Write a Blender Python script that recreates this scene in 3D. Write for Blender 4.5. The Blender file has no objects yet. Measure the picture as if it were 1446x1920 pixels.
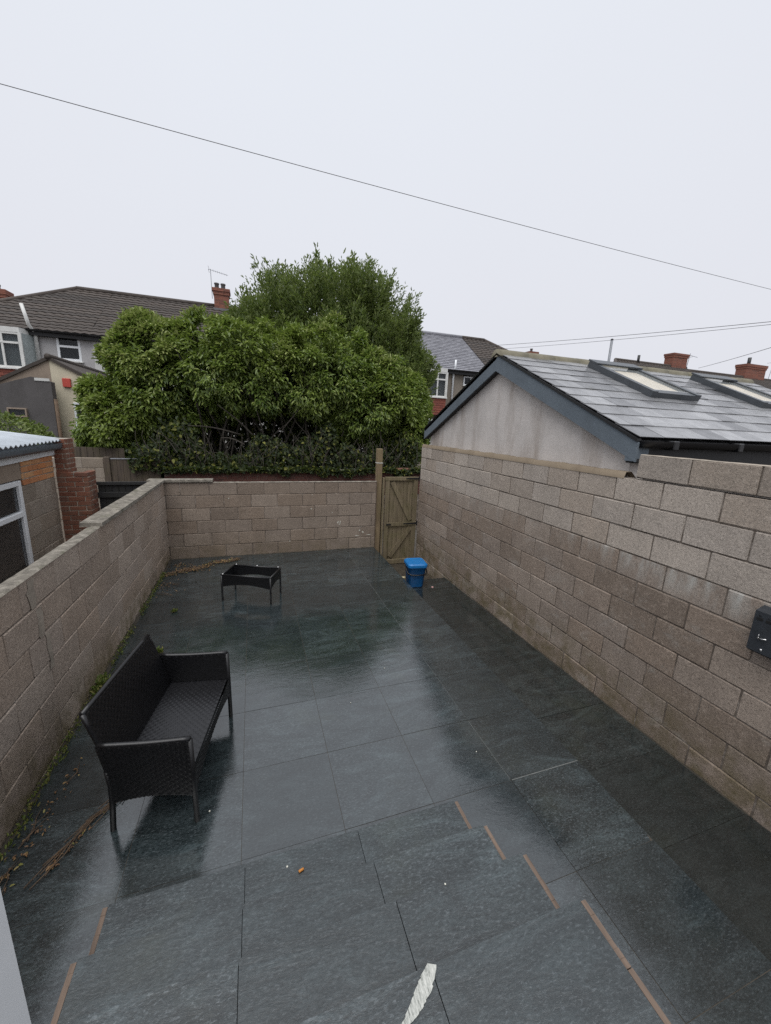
import bpy, math, random
import numpy as np
from mathutils import Vector, Matrix, noise as mnoise

random.seed(7); rng = np.random.default_rng(7)
sc = bpy.context.scene
C = bpy.data.collections.new('Scene_Objects'); sc.collection.children.link(C)

# ------------------------------------------------------------------ camera
F_PX, YAW, PITCH, ROLL, CAM_H = 727.17, 0.3325, 0.2191, 0.0419, 2.4146
cd = bpy.data.cameras.new('Camera'); cam = bpy.data.objects.new('Camera', cd); C.objects.link(cam)
cd.sensor_fit = 'HORIZONTAL'; cd.sensor_width = 36.0; cd.lens = 36.0 * F_PX / 1446.0
cd.clip_start = 0.02; cd.clip_end = 600.0
_F = Vector((math.sin(YAW) * math.cos(PITCH), math.cos(YAW) * math.cos(PITCH), -math.sin(PITCH)))
_R = Vector((math.cos(YAW), -math.sin(YAW), 0)); _U = _R.cross(_F)
_R2 = math.cos(ROLL) * _R + math.sin(ROLL) * _U; _U2 = -math.sin(ROLL) * _R + math.cos(ROLL) * _U
cam.matrix_world = Matrix(((_R2.x, _U2.x, -_F.x, 0), (_R2.y, _U2.y, -_F.y, 0), (_R2.z, _U2.z, -_F.z, CAM_H), (0, 0, 0, 1)))
sc.camera = cam

# ------------------------------------------------------------------ overcast sky, soft sun, exposure
SUN_EL, SUN_AZ = math.radians(68), math.radians(212)      # azimuth: 0 = +Y, clockwise
w = bpy.data.worlds.new('World'); sc.world = w; w.use_nodes = True
nt = w.node_tree; nt.nodes.clear()
out = nt.nodes.new('ShaderNodeOutputWorld'); bg = nt.nodes.new('ShaderNodeBackground')
sky = nt.nodes.new('ShaderNodeTexSky'); sky.sky_type = 'NISHITA'; sky.sun_disc = False
sky.sun_elevation = SUN_EL; sky.sun_rotation = SUN_AZ; sky.air_density = 1.0; sky.dust_density = 5.0; sky.ozone_density = 1.0
hs = nt.nodes.new('ShaderNodeHueSaturation'); hs.inputs['Saturation'].default_value = 0.25
mx = nt.nodes.new('ShaderNodeMix'); mx.data_type = 'RGBA'; mx.inputs['Factor'].default_value = 0.93
tcw = nt.nodes.new('ShaderNodeTexCoord'); nzw = nt.nodes.new('ShaderNodeTexNoise')
nzw.inputs['Scale'].default_value = 1.4; nzw.inputs['Detail'].default_value = 3.0
crw = nt.nodes.new('ShaderNodeValToRGB')
crw.color_ramp.elements[0].position = 0.0; crw.color_ramp.elements[0].color = (7.15, 7.2, 7.75, 1)
crw.color_ramp.elements[1].position = 0.75; crw.color_ramp.elements[1].color = (7.72, 8.08, 8.75, 1)
nt.links.new(tcw.outputs['Generated'], nzw.inputs['Vector'])
sxw = nt.nodes.new('ShaderNodeSeparateXYZ'); nt.links.new(tcw.outputs['Generated'], sxw.inputs[0])
mdw = nt.nodes.new('ShaderNodeMath'); mdw.operation = 'MULTIPLY_ADD'; mdw.inputs[1].default_value = 0.35; mdw.inputs[2].default_value = -0.17
nt.links.new(nzw.outputs['Fac'], mdw.inputs[0])
adw = nt.nodes.new('ShaderNodeMath'); adw.operation = 'ADD'; nt.links.new(sxw.outputs[2], adw.inputs[0]); nt.links.new(mdw.outputs[0], adw.inputs[1]); nt.links.new(adw.outputs[0], crw.inputs['Fac'])
nt.links.new(sky.outputs['Color'], hs.inputs['Color']); nt.links.new(hs.outputs['Color'], mx.inputs['A'])
nt.links.new(crw.outputs['Color'], mx.inputs['B']); nt.links.new(mx.outputs['Result'], bg.inputs['Color'])
bg.inputs['Strength'].default_value = 0.0635
nt.links.new(bg.outputs['Background'], out.inputs['Surface'])
sl = bpy.data.lights.new('Sun', 'SUN'); sl.energy = 1.5; sl.angle = math.radians(60); sl.color = (1.0, 0.985, 0.96)
so = bpy.data.objects.new('Sun', sl); C.objects.link(so)
so.rotation_euler = Vector((math.sin(SUN_AZ) * math.cos(SUN_EL), math.cos(SUN_AZ) * math.cos(SUN_EL), math.sin(SUN_EL))).to_track_quat('Z', 'Y').to_euler()
so.location = (0, 0, 30)
vs = sc.view_settings; vs.view_transform = 'Standard'; vs.look = 'None'; vs.exposure = 0.78; vs.gamma = 1.0
sc.render.engine = 'CYCLES'; sc.cycles.max_bounces = 6; sc.cycles.diffuse_bounces = 3; sc.cycles.glossy_bounces = 3
sc.cycles.use_denoising = False; sc.cycles.caustics_reflective = False; sc.cycles.caustics_refractive = False

# ------------------------------------------------------------------ materials
MATS = {}
class NT:
    def __init__(s, name):
        s.m = bpy.data.materials.new(name); s.m.use_nodes = True; s.t = s.m.node_tree
        s.p = s.t.nodes['Principled BSDF']; s.o = s.t.nodes['Material Output']; MATS[name] = s.m
        g = s.t.nodes.new('ShaderNodeNewGeometry'); s.pos = g.outputs['Position']; s.island = g.outputs['Random Per Island']
        s.rnd = s.t.nodes.new('ShaderNodeObjectInfo').outputs['Random']
    def set(s, k, v):
        i = s.p.inputs[k]
        if hasattr(v, 'node'): s.t.links.new(v, i)
        else: i.default_value = (*v, 1) if isinstance(v, tuple) and len(v) == 3 and len(i.default_value) == 4 else v
    def link(s, a, b): s.t.links.new(a, b)
    def mapv(s, scale=(1, 1, 1), rot=(0, 0, 0), vec=None, off=None):
        n = s.t.nodes.new('ShaderNodeMapping'); s.link(vec or s.pos, n.inputs['Vector'])
        n.inputs['Scale'].default_value = scale; n.inputs['Rotation'].default_value = rot
        if off is not None:
            cx = s.t.nodes.new('ShaderNodeCombineXYZ'); mu = s.math('MULTIPLY', off, 37.0); mu2 = s.math('MULTIPLY', off, 91.0)
            s.link(mu, cx.inputs[0]); s.link(mu2, cx.inputs[1]); s.link(cx.outputs[0], n.inputs['Location'])
        return n.outputs[0]
    def noise(s, scale, detail=4, rough=0.55, vec=None, dist=0.0):
        n = s.t.nodes.new('ShaderNodeTexNoise'); s.link(vec or s.pos, n.inputs['Vector'])
        n.inputs['Scale'].default_value = scale; n.inputs['Detail'].default_value = detail
        n.inputs['Roughness'].default_value = rough; n.inputs['Distortion'].default_value = dist
        return n.outputs['Fac']
    def voronoi(s, scale, vec=None):
        n = s.t.nodes.new('ShaderNodeTexVoronoi'); s.link(vec or s.pos, n.inputs['Vector']); n.inputs['Scale'].default_value = scale
        return n.outputs['Distance']
    def ramp(s, fac, stops):
        n = s.t.nodes.new('ShaderNodeValToRGB'); s.link(fac, n.inputs['Fac']); e = n.color_ramp.elements
        while len(e) < len(stops): e.new(0.5)
        for q, (p, c) in zip(e, stops):
            q.position = p; q.color = (c, c, c, 1) if isinstance(c, (int, float)) else (*c, 1)
        return n.outputs['Color']
    def mix(s, fac, a, b, mode='MIX'):
        n = s.t.nodes.new('ShaderNodeMix'); n.data_type = 'RGBA'; n.blend_type = mode
        for k, v in (('Factor', fac), ('A', a), ('B', b)):
            i = n.inputs[k]
            if hasattr(v, 'node'): s.link(v, i)
            else: i.default_value = (*v, 1) if isinstance(v, tuple) else v
        return n.outputs['Result']
    def math(s, op, a, b=None, clamp=False):
        n = s.t.nodes.new('ShaderNodeMath'); n.operation = op; n.use_clamp = clamp
        for k, v in ((0, a), (1, b)):
            if v is None: continue
            if hasattr(v, 'node'): s.link(v, n.inputs[k])
            else: n.inputs[k].default_value = v
        return n.outputs[0]
    def xyz(s):
        n = s.t.nodes.new('ShaderNodeSeparateXYZ'); s.link(s.pos, n.inputs[0]); return n.outputs
    def rng_(s, v, a, b, c=0.0, d=1.0):
        n = s.t.nodes.new('ShaderNodeMapRange'); s.link(v, n.inputs[0])
        for k, q in zip((1, 2, 3, 4), (a, b, c, d)): n.inputs[k].default_value = q
        return n.outputs[0]
    def bump(s, h, strength=0.3, dist=0.01, nrm=None):
        n = s.t.nodes.new('ShaderNodeBump'); s.link(h, n.inputs['Height'])
        n.inputs['Strength'].default_value = strength; n.inputs['Distance'].default_value = dist
        if nrm is not None: s.link(nrm, n.inputs['Normal'])
        s.link(n.outputs['Normal'], s.p.inputs['Normal']); return n.outputs['Normal']

def mat_simple(name, col, rough=0.6, var=0.25, scale=8.0, bump=0.15, metal=0.0, spec=0.5, bscale=60.0):
    t = NT(name); n = t.noise(scale, 5, 0.6)
    dk = tuple(c * (1 - var) for c in col); lt = tuple(min(1, c * (1 + var)) for c in col)
    t.set('Base Color', t.ramp(n, [(0.3, dk), (0.7, lt)])); t.set('Roughness', rough); t.set('Metallic', metal)
    t.set('Specular IOR Level', spec)
    if bump: t.bump(t.noise(bscale, 3), bump, 0.004)
    return t.m

def mat_block(name, c0, c1, c2, moss=0.0, effl=False, streak=0.35):
    t = NT(name)
    per = t.ramp(t.rnd, [(0.0, tuple(x * .88 for x in c0)), (0.3, (c1[0] * 1.02, c1[1] * .98, c1[2] * .94)), (0.5, c1), (0.62, (c1[0] * .98, c1[1], c1[2] * 1.03)), (1.0, tuple(x * 1.08 for x in c2))])
    big = t.noise(2.2, 5, 0.65)
    col = t.mix(t.ramp(big, [(0.35, 0.0), (0.75, 0.45)]), per, tuple(x * 0.66 for x in c1))
    col = t.mix(t.ramp(t.noise(5.0, 6, 0.7), [(0.52, 0.0), (0.75, 0.35)]), col, tuple(min(1, x * 1.28) for x in c2))
    fine = t.noise(58.0, 6, 0.85)                                   # open grit of the blocks
    col = t.mix(t.ramp(fine, [(0.36, 0.85), (0.52, 0.0)]), col, tuple(x * 0.45 for x in c1))
    col = t.mix(t.ramp(t.noise(47.0, 6, 0.85), [(0.53, 0.0), (0.66, 0.6)]), col, tuple(min(1, x * 1.5) for x in c2))
    st = t.noise(3.0, 5, 0.6, t.mapv((1.6, 1.6, 0.22)))             # run-off stains
    col = t.mix(t.ramp(st, [(0.5, 0.0), (0.72, streak)]), col, tuple(x * 0.5 for x in c1))
    X, Y, Z = t.xyz()
    if moss > 0:
        low = t.math('MULTIPLY', t.rng_(Z, -0.02, 0.42, 1.0, 0.0), t.ramp(t.noise(6.0, 5, 0.7), [(0.38, 0.0), (0.62, 1.0)]))
        col = t.mix(t.math('MULTIPLY', low, moss), col, (0.105, 0.085, 0.035))
    if effl:
        band = t.math('MULTIPLY', t.rng_(Z, 1.12, 1.36, 0.0, 1.0), t.rng_(Z, 1.368, 1.372, 1.0, 0.0))
        yb = t.math('MULTIPLY', t.rng_(Y, 1.2, 1.6, 0.0, 1.0), t.rng_(Y, 2.3, 3.4, 1.0, 0.25))
        sn = t.ramp(t.noise(9.0, 4, 0.6, t.mapv((1, 1, 0.25))), [(0.42, 0.0), (0.68, 1.0)])
        e = t.math('MULTIPLY', t.math('MULTIPLY', band, yb), sn)
        e2 = t.ramp(t.noise(3.2, 7, 0.8, t.mapv((1, 1, 1.6))), [(0.54, 0.0), (0.72, 0.75)])
        col = t.mix(t.math('MAXIMUM', t.math('MULTIPLY', e, 0.9), t.math('MULTIPLY', e2, 0.4)), col, (0.5, 0.5, 0.47))
    t.set('Base Color', col); t.set('Roughness', 0.85); t.set('Specular IOR Level', 0.25)
    t.bump(t.math('ADD', t.noise(110.0, 4, 0.8), t.math('MULTIPLY', t.noise(14.0, 4), 0.8)), 0.9, 0.006)
    return t.m

mat_block('block_old', (0.232, 0.183, 0.146), (0.288, 0.232, 0.190), (0.352, 0.290, 0.240), moss=0.7, effl=True, streak=.22)
mat_block('block_pale', (0.375, 0.320, 0.272), (0.43, 0.372, 0.318), (0.47, 0.410, 0.352), streak=0.25)
mat_block('block_far', (0.215, 0.170, 0.136), (0.255, 0.203, 0.162), (0.295, 0.24, 0.195), moss=0.35)
mat_block('block_left', (0.345, 0.278, 0.228), (0.39, 0.318, 0.262), (0.43, 0.358, 0.298), moss=0.9, streak=0.2)
mat_block('block_grit', (0.33, 0.28, 0.238), (0.37, 0.32, 0.272), (0.41, 0.355, 0.305), streak=0.3)
mat_block('block_neigh', (0.27, 0.225, 0.18), (0.31, 0.26, 0.21), (0.34, 0.29, 0.24), streak=0.2)
def mat_mortar(name):
    t = NT(name); t.set('Base Color', t.ramp(t.noise(7, 6, .75), [(0.36, (0.075, 0.06, 0.048)), (0.52, (0.15, 0.122, 0.10)), (0.68, (0.36, 0.32, 0.28))])); t.set('Roughness', .95); t.bump(t.noise(60, 4, .7), .6, .006)
mat_mortar('mortar')
mat_simple('mortar_pale', (0.29, 0.25, 0.205), 0.95, 0.3, 9, 0.5)

def mat_coping(name):
    t = NT(name)
    col = t.ramp(t.noise(14, 6, 0.7), [(0.3, (0.07, 0.062, 0.05)), (0.55, (0.20, 0.18, 0.15)), (0.75, (0.36, 0.33, 0.28))])
    col = t.mix(t.ramp(t.noise(5, 5, 0.7), [(0.55, 0.0), (0.7, 0.6)]), col, (0.07, 0.075, 0.03))
    t.set('Base Color', col); t.set('Roughness', 0.9); t.bump(t.noise(70, 5, 0.7), 0.8, 0.01); return t.m
mat_coping('coping')

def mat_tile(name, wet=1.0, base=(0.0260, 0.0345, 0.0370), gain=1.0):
    t = NT(name)
    v = t.mapv((1, 1, 1), (0, 0, 0.6), off=t.rnd)
    fl = t.noise(3.0, 10, 0.74, t.mapv((0.75, 2.2, 1.0), (0, 0, 0.45), off=t.rnd), 1.1)      # cleft slate print
    fl2 = t.noise(15.0, 8, 0.8, t.mapv((0.6, 1.9, 1.0), (0, 0, 0.45), off=t.rnd), 0.9)
    fl3 = t.noise(72.0, 5, 0.8, t.mapv((0.7, 1.6, 1.0), (0, 0, 0.3), off=t.rnd), 0.5)
    tone = t.noise(0.9, 3, 0.5, v)
    b = tuple(c * gain for c in base)
    col = t.ramp(fl, [(0.32, tuple(x * 0.35 for x in b)), (0.47, tuple(x * .8 for x in b)), (0.58, tuple(x * 1.4 for x in b)), (0.70, tuple(x * 2.8 for x in b))])
    col = t.mix(t.ramp(fl2, [(0.54, 0.0), (0.70, 0.42)]), col, (b[0] * 3.0, b[1] * 2.6, b[2] * 2.6))
    col = t.mix(t.ramp(fl3, [(0.54, 0.0), (0.66, 0.75)]), col, (b[0] * 4.8, b[1] * 4.1, b[2] * 4.1))
    col = t.mix(t.ramp(fl3, [(0.36, 0.9), (0.49, 0.0)]), col, tuple(x * 0.22 for x in b))
    col = t.mix(t.ramp(t.noise(2.0, 5, 0.6), [(0.56, 0.0), (0.76, 0.35)]), col, (0.045, 0.052, 0.034))
    col = t.mix(t.ramp(t.rnd, [(0.0, 0.0), (1.0, 0.65)]), col, tuple(x * 0.55 for x in b))
    t.set('Base Color', col)
    pud = t.noise(0.9, 4, 0.6)                                       # where the rain stands and where it drains
    if wet > 0.5:
        r = t.ramp(pud, [(0.42, 0.02), (0.52, 0.05), (0.64, 0.14)])
        r = t.mix(t.ramp(fl2, [(0.55, 0.0), (0.75, 0.25)]), r, (0.3, 0.3, 0.3))
    else:
        r = t.ramp(pud, [(0.3, 0.26), (0.7, 0.42)])
    if wet > .5: r = t.math('MULTIPLY', r, t.rng_(t.rnd, 0, 1, .7, 1.9))
    t.set('Roughness', r); t.set('IOR', 2.0 if wet > 0.5 else 1.7); t.set('Specular IOR Level', 0.5)
    h = t.math('ADD', t.math('MULTIPLY', fl, 0.6), t.math('MULTIPLY', t.noise(20.0, 5, 0.65, t.mapv((0.7, 1.6, 1.0), (0, 0, 0.4), off=t.rnd)), 0.16 if wet > .5 else .3)); h = t.math('ADD', h, t.math('MULTIPLY', fl3, 0.02 if wet > .5 else .1))
    t.bump(h, 0.17 if wet > 0.5 else 0.5, 0.012)
    return t.m
mat_tile('tile_wet', 1.0)
mat_tile('tile_step', 0.0, gain=1.15)
mat_tile('tile_path', 1.0, base=(0.0195, 0.0250, 0.0250))  # darker than the patio tiles: dirt, plus the wall's reflection put into the colour
mat_simple('tile_edge', (0.02, 0.024, 0.026), 0.5, 0.3)
mat_simple('grout', (0.050, 0.042, 0.032), 0.5, 0.4, 12, 0.4)
mat_simple('grout_pale', (0.12, 0.125, 0.12), 0.6, 0.3, 12, 0.3)

def mat_wood(name, col, dark, moss=0.3, ax=2):
    t = NT(name); s = [9, 9, 9]; s[ax] = 0.7
    g = t.noise(3.0, 6, 0.65, t.mapv(tuple(s), off=t.rnd), 0.6)
    c = t.ramp(g, [(0.3, dark), (0.6, col), (0.8, tuple(min(1, x * 1.3) for x in col))])
    c = t.mix(t.math('MULTIPLY', t.rnd, 0.35), c, dark)
    c = t.mix(t.ramp(t.noise(4.5, 5, 0.7), [(0.45, 0.0), (0.7, moss)]), c, (0.10, 0.10, 0.022))
    t.set('Base Color', c); t.set('Roughness', 0.8); t.bump(g, 0.4, 0.004); return t.m
mat_wood('gate_wood', (0.225, 0.180, 0.115), (0.11, 0.086, 0.052), 0.40)
mat_wood('post_wood', (0.25, 0.185, 0.11), (0.12, 0.085, 0.05), 0.3)
mat_wood('trim_wood', (0.17, 0.122, 0.092), (0.08, 0.056, 0.042), 0.0, 1)
mat_wood('fence_wood', (0.10, 0.075, 0.055), (0.045, 0.035, 0.028), 0.2)
mat_wood('black_wood', (0.018, 0.018, 0.020), (0.009, 0.009, 0.010), 0.05)
mat_simple('iron_black', (0.012, 0.012, 0.013), 0.5, 0.2, 20, 0.2)
mat_simple('wicker', (0.006, 0.006, 0.007), 0.36, 0.35, 30, 0.1, spec=0.5)
mat_simple('wicker_seat', (0.0075, 0.0075, 0.009), 0.34, 0.35, 30, 0.1, spec=0.55)
mat_simple('frame_black', (0.006, 0.006, 0.007), 0.4, 0.2, 30, 0.0)
mat_simple('white_pad', (0.7, 0.7, 0.7), 0.5, 0.05, 30, 0.0)
mat_simple('bin_blue', (0.006, 0.105, 0.30), 0.38, 0.12, 14, 0.05)
mat_simple('bin_lid', (0.007, 0.135, 0.37), 0.36, 0.10, 14, 0.05)
mat_simple('box_grey', (0.030, 0.034, 0.040), 0.42, 0.2, 18, 0.05)
mat_simple('hole_black', (0.003, 0.003, 0.003), 0.8, 0.1, 18, 0.0)
mat_simple('steel', (0.55, 0.55, 0.55), 0.3, 0.1, 18, 0.0, 1.0)
mat_simple('upvc', (0.74, 0.76, 0.78), 0.35, 0.04, 4, 0.0)
mat_simple('upvc_old', (0.62, 0.62, 0.60), 0.5, 0.12, 6, 0.05)
mat_simple('paint_white', (0.62, 0.62, 0.58), 0.6, 0.2, 40, 0.3)
def mat_smear():
    t = NT('paint_smear'); t.set('Base Color', t.ramp(t.noise(60, 6, .8, t.mapv((2.2, .6, 1), (0, 0, -.75))), [(0.34, (.05, .055, .05)), (0.46, (.36, .37, .34)), (.65, (.58, .58, .54))])); t.set('Roughness', .7)
mat_smear()
mat_simple('scrap_pale', (0.5, 0.43, 0.27), 0.7, 0.2, 14, 0.2)
mat_simple('butt_orange', (0.5, 0.2, 0.04), 0.7, 0.2, 40, 0.0)
mat_simple('petal_pink', (0.6, 0.35, 0.33), 0.6, 0.1, 40, 0.0)
mat_simple('speck', (0.55, 0.54, 0.47), 0.7, 0.2, 40, 0.0)

def mat_render(name, col, stain, amt=0.5, moss=None):
    t = NT(name)
    c = t.ramp(t.noise(1.6, 7, 0.7), [(0.3, tuple(x * 0.78 for x in col)), (0.65, col), (0.85, tuple(min(1, x * 1.15) for x in col))])
    st = t.noise(1.5, 6, 0.65, t.mapv((1.3, 1.3, 0.25)))
    c = t.mix(t.ramp(st, [(0.5, 0.0), (0.72, amt)]), c, stain)
    c = t.mix(t.ramp(t.noise(55, 3, 0.7), [(0.35, 0.3), (0.5, 0.0)]), c, tuple(x * 0.6 for x in col))
    t.set('Base Color', c); t.set('Roughness', 0.9); t.set('Specular IOR Level', 0.2)
    t.bump(t.math('ADD', t.noise(45, 4, 0.7), t.noise(6, 4)), 0.4, 0.008); return t.m
mat_render('render_gable', (0.60, 0.56, 0.53), (0.26, 0.21, 0.17), 0.8)
mat_render('render_ledge', (0.25, 0.20, 0.145), (0.13, 0.10, 0.07), 0.7)
mat_render('render_dash', (0.47, 0.46, 0.46), (0.22, 0.21, 0.21), 0.3)
mat_render('render_white', (0.66, 0.66, 0.64), (0.45, 0.44, 0.41), 0.3)
mat_render('render_brown', (0.25, 0.22, 0.185), (0.14, 0.12, 0.10), 0.4)
mat_render('render_cream', (0.64, 0.575, 0.44), (0.30, 0.26, 0.19), 0.45)
mat_render('render_tan', (0.33, 0.265, 0.21), (0.18, 0.14, 0.11), 0.4)
mat_render('render_dark', (0.115, 0.108, 0.108), (0.05, 0.047, 0.045), 0.7)
mat_render('fascia_blue', (0.150, 0.178, 0.205), (0.085, 0.098, 0.11), 0.5)
mat_render('lane_ground', (0.11, 0.10, 0.09), (0.05, 0.048, 0.04), 0.5)

def mat_bricks(name, a, b, c, weather=0.3, isl=False):
    t = NT(name); src = t.island if isl else t.rnd
    col = t.ramp(src, [(0.0, a), (0.5, b), (1.0, c)])
    col = t.mix(t.ramp(t.noise(30, 5, 0.7), [(0.35, 0.0), (0.75, 0.5)]), col, tuple(x * 0.55 for x in b))
    col = t.mix(t.ramp(t.noise(5, 5, 0.7), [(0.5, 0.0), (0.75, weather)]), col, (0.13, 0.10, 0.075))
    t.set('Base Color', col); t.set('Roughness', 0.85); t.bump(t.noise(90, 3, 0.7), 0.4, 0.004); return t.m
mat_bricks('brick_red', (0.165, 0.062, 0.038), (0.21, 0.082, 0.048), (0.12, 0.058, 0.042), 0.75)
mat_bricks('brick_orange', (0.52, 0.20, 0.075), (0.60, 0.34, 0.17), (0.44, 0.15, 0.06), 0.15)
mat_bricks('brick_dark', (0.10, 0.036, 0.026), (0.12, 0.045, 0.033), (0.07, 0.028, 0.024), 0.5, True)
mat_bricks('brick_stack', (0.24, 0.085, 0.055), (0.27, 0.105, 0.07), (0.15, 0.065, 0.05), 0.7, True)
mat_bricks('tile_hung', (0.20, 0.058, 0.040), (0.24, 0.072, 0.048), (0.16, 0.05, 0.04), 0.1, True)
mat_bricks('alarm_red', (0.50, 0.075, 0.055), (0.50, 0.075, 0.055), (0.50, 0.075, 0.055), 0.1)

def mat_roof(name, a, b, rough=0.7, moss=0.2, isl=True, spec=0.4):
    t = NT(name); src = t.island if isl else t.rnd
    col = t.ramp(src, [(0.0, a), (1.0, b)])
    col = t.mix(t.ramp(t.noise(8, 6, 0.7), [(0.4, 0.0), (0.75, 0.5)]), col, tuple(x * 0.5 for x in a))
    col = t.mix(t.ramp(t.noise(3, 6, 0.7), [(0.58, 0.0), (0.75, moss)]), col, (0.10, 0.095, 0.04))
    t.set('Base Color', col); t.set('Roughness', t.ramp(t.noise(4, 4), [(0.3, rough - 0.12), (0.7, rough + 0.08)])); t.set('Specular IOR Level', spec)
    t.bump(t.noise(40, 4, 0.7), 0.3, 0.005); return t.m
mat_roof('roof_brown', (0.040, 0.033, 0.029), (0.072, 0.057, 0.048), 0.75, 0.15)
mat_roof('roof_slate', (0.17, 0.17, 0.19), (0.25, 0.25, 0.275), 0.5, 0.1)
mat_roof('slate_wet', (0.105, 0.106, 0.112), (0.29, 0.292, 0.30), 0.28, 0.22, False, 0.9)
mat_roof('ridge_moss', (0.16, 0.15, 0.11), (0.20, 0.18, 0.13), 0.9, 0.8)
mat_simple('gutter_black', (0.006, 0.006, 0.007), 0.35, 0.1, 12, 0.0)
mat_simple('soffit_dark', (0.010, 0.010, 0.011), 0.6, 0.2, 12, 0.0)
mat_simple('skylight_frame', (0.055, 0.062, 0.070), 0.4, 0.15, 10, 0.0)
mat_simple('lead', (0.12, 0.125, 0.13), 0.5, 0.2, 10, 0.2)
mat_simple('corrugated', (0.50, 0.54, 0.58), 0.42, 0.12, 6, 0.05, 0.25)
mat_simple('gutter_grey', (0.17, 0.20, 0.23), 0.45, 0.1, 6, 0.0)
mat_simple('board_cream', (0.50, 0.44, 0.35), 0.6, 0.12, 4, 0.0)
mat_simple('curtain', (0.34, 0.38, 0.38), 0.8, 0.25, 14, 0.0)
mat_simple('blind', (0.44, 0.52, 0.53), 0.7, 0.1, 3, 0.0)
mat_simple('room_dark', (0.012, 0.013, 0.015), 0.8, 0.2, 3, 0.0)
mat_simple('galv', (0.20, 0.21, 0.23), 0.5, 0.15, 12, 0.0, 0.3)
mat_simple('wire_grey', (0.12, 0.12, 0.13), 0.6, 0.1, 5, 0.0)

def mat_glass(name):
    t = NT(name); t.set('Base Color', (0.02, 0.025, 0.03)); t.set('Roughness', 0.06); t.set('IOR', 1.5)
    t.set('Transmission Weight', 0.0); t.set('Alpha', 0.42); return t.m
mat_glass('glass')
def mat_glass_clear(name):
    t = NT(name); t.set('Base Color', (0.8, 0.85, 0.85)); t.set('Roughness', 0.05); t.set('Alpha', 0.12); return t.m
mat_glass_clear('glass_clear')

def mat_leaf(name, stops, rough=0.42, big=None, trans=0.3):
    t = NT(name)
    col = t.ramp(t.island, stops)
    if big:
        col = t.mix(t.ramp(t.noise(big[0], 3, 0.6), [(0.42, 0.0), (0.66, big[2])]), col, big[1])
    t.set('Base Color', col); t.set('Roughness', rough); t.set('Specular IOR Level', 0.45)
    tr = t.t.nodes.new('ShaderNodeBsdfTranslucent'); t.link(t.mix(0.5, col, (0.16, 0.24, 0.03)), tr.inputs['Color'])
    mxs = t.t.nodes.new('ShaderNodeMixShader'); mxs.inputs[0].default_value = trans
    t.link(t.p.outputs[0], mxs.inputs[1]); t.link(tr.outputs[0], mxs.inputs[2]); t.link(mxs.outputs[0], t.o.inputs['Surface'])
    return t.m
mat_leaf('leaf_bush', [(0.0, (0.060, 0.100, 0.024)), (0.5, (0.165, 0.235, 0.050)), (0.85, (0.25, 0.32, 0.078)), (1.0, (0.34, 0.39, 0.12))], 0.36, (0.55, (0.24, 0.29, 0.060), 0.45), 0.38)
mat_leaf('leaf_pale', [(0.0, (0.20, 0.25, 0.07)), (0.6, (0.31, 0.36, 0.12)), (1.0, (0.42, 0.45, 0.18))], 0.4)
mat_leaf('leaf_tree', [(0.0, (0.085, 0.125, 0.038)), (0.5, (0.15, 0.20, 0.060)), (0.9, (0.215, 0.265, 0.085)), (1.0, (0.29, 0.32, 0.12))], 0.42, (0.8, (0.20, 0.245, 0.066), 0.4), 0.38)
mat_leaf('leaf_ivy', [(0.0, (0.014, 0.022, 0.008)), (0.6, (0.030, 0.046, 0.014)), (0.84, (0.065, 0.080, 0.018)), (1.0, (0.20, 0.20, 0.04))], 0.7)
mat_leaf('leaf_weed', [(0.0, (0.07, 0.11, 0.02)), (0.6, (0.13, 0.16, 0.03)), (1.0, (0.22, 0.19, 0.06))], 0.6)
mat_leaf('leaf_dead', [(0.0, (0.10, 0.055, 0.028)), (0.5, (0.20, 0.11, 0.05)), (0.8, (0.26, 0.17, 0.07)), (1.0, (0.22, 0.22, 0.06))], 0.6, None, 0.1)
mat_simple('bark', (0.055, 0.047, 0.038), 0.9, 0.4, 14, 0.4)
mat_simple('twig', (0.10, 0.065, 0.04), 0.8, 0.4, 14, 0.2)
mat_simple('soil', (0.035, 0.03, 0.022), 0.95, 0.4, 10, 0.5)

# ------------------------------------------------------------------ mesh helpers
WL = {}
def tag(o, label=None, cat=None, group=None, kind=None):
    if label: o['label'] = label
    if cat: o['category'] = cat
    if group: o['group'] = group
    if kind: o['kind'] = kind
    return o
def thing(name, label, cat, loc=(0, 0, 0), rotz=0.0, group=None):
    o = bpy.data.objects.new(name, None); C.objects.link(o); o.location = loc; o.rotation_euler = (0, 0, rotz)
    o.empty_display_size = 0.1; WL[o.name] = Vector(loc)
    return tag(o, label, cat, group)
def place(name, me, parent=None, loc=(0, 0, 0), rot=(0, 0, 0), scale=(1, 1, 1), local=False):
    o = bpy.data.objects.new(name, me); C.objects.link(o)
    L = Vector(loc); WL[o.name] = L
    if parent is not None:
        o.parent = parent
        if not local: L = L - WL[parent.name]
    o.location = L; o.rotation_euler = rot; o.scale = scale
    return o
def mesh(name, V, Fc, mat, smooth=False):
    me = bpy.data.meshes.new(name); me.from_pydata([tuple(v) for v in V], [], Fc)
    me.materials.append(MATS[mat]); me.validate()
    if smooth: me.polygons.foreach_set('use_smooth', [True] * len(me.polygons))
    me.update(); return me

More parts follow.
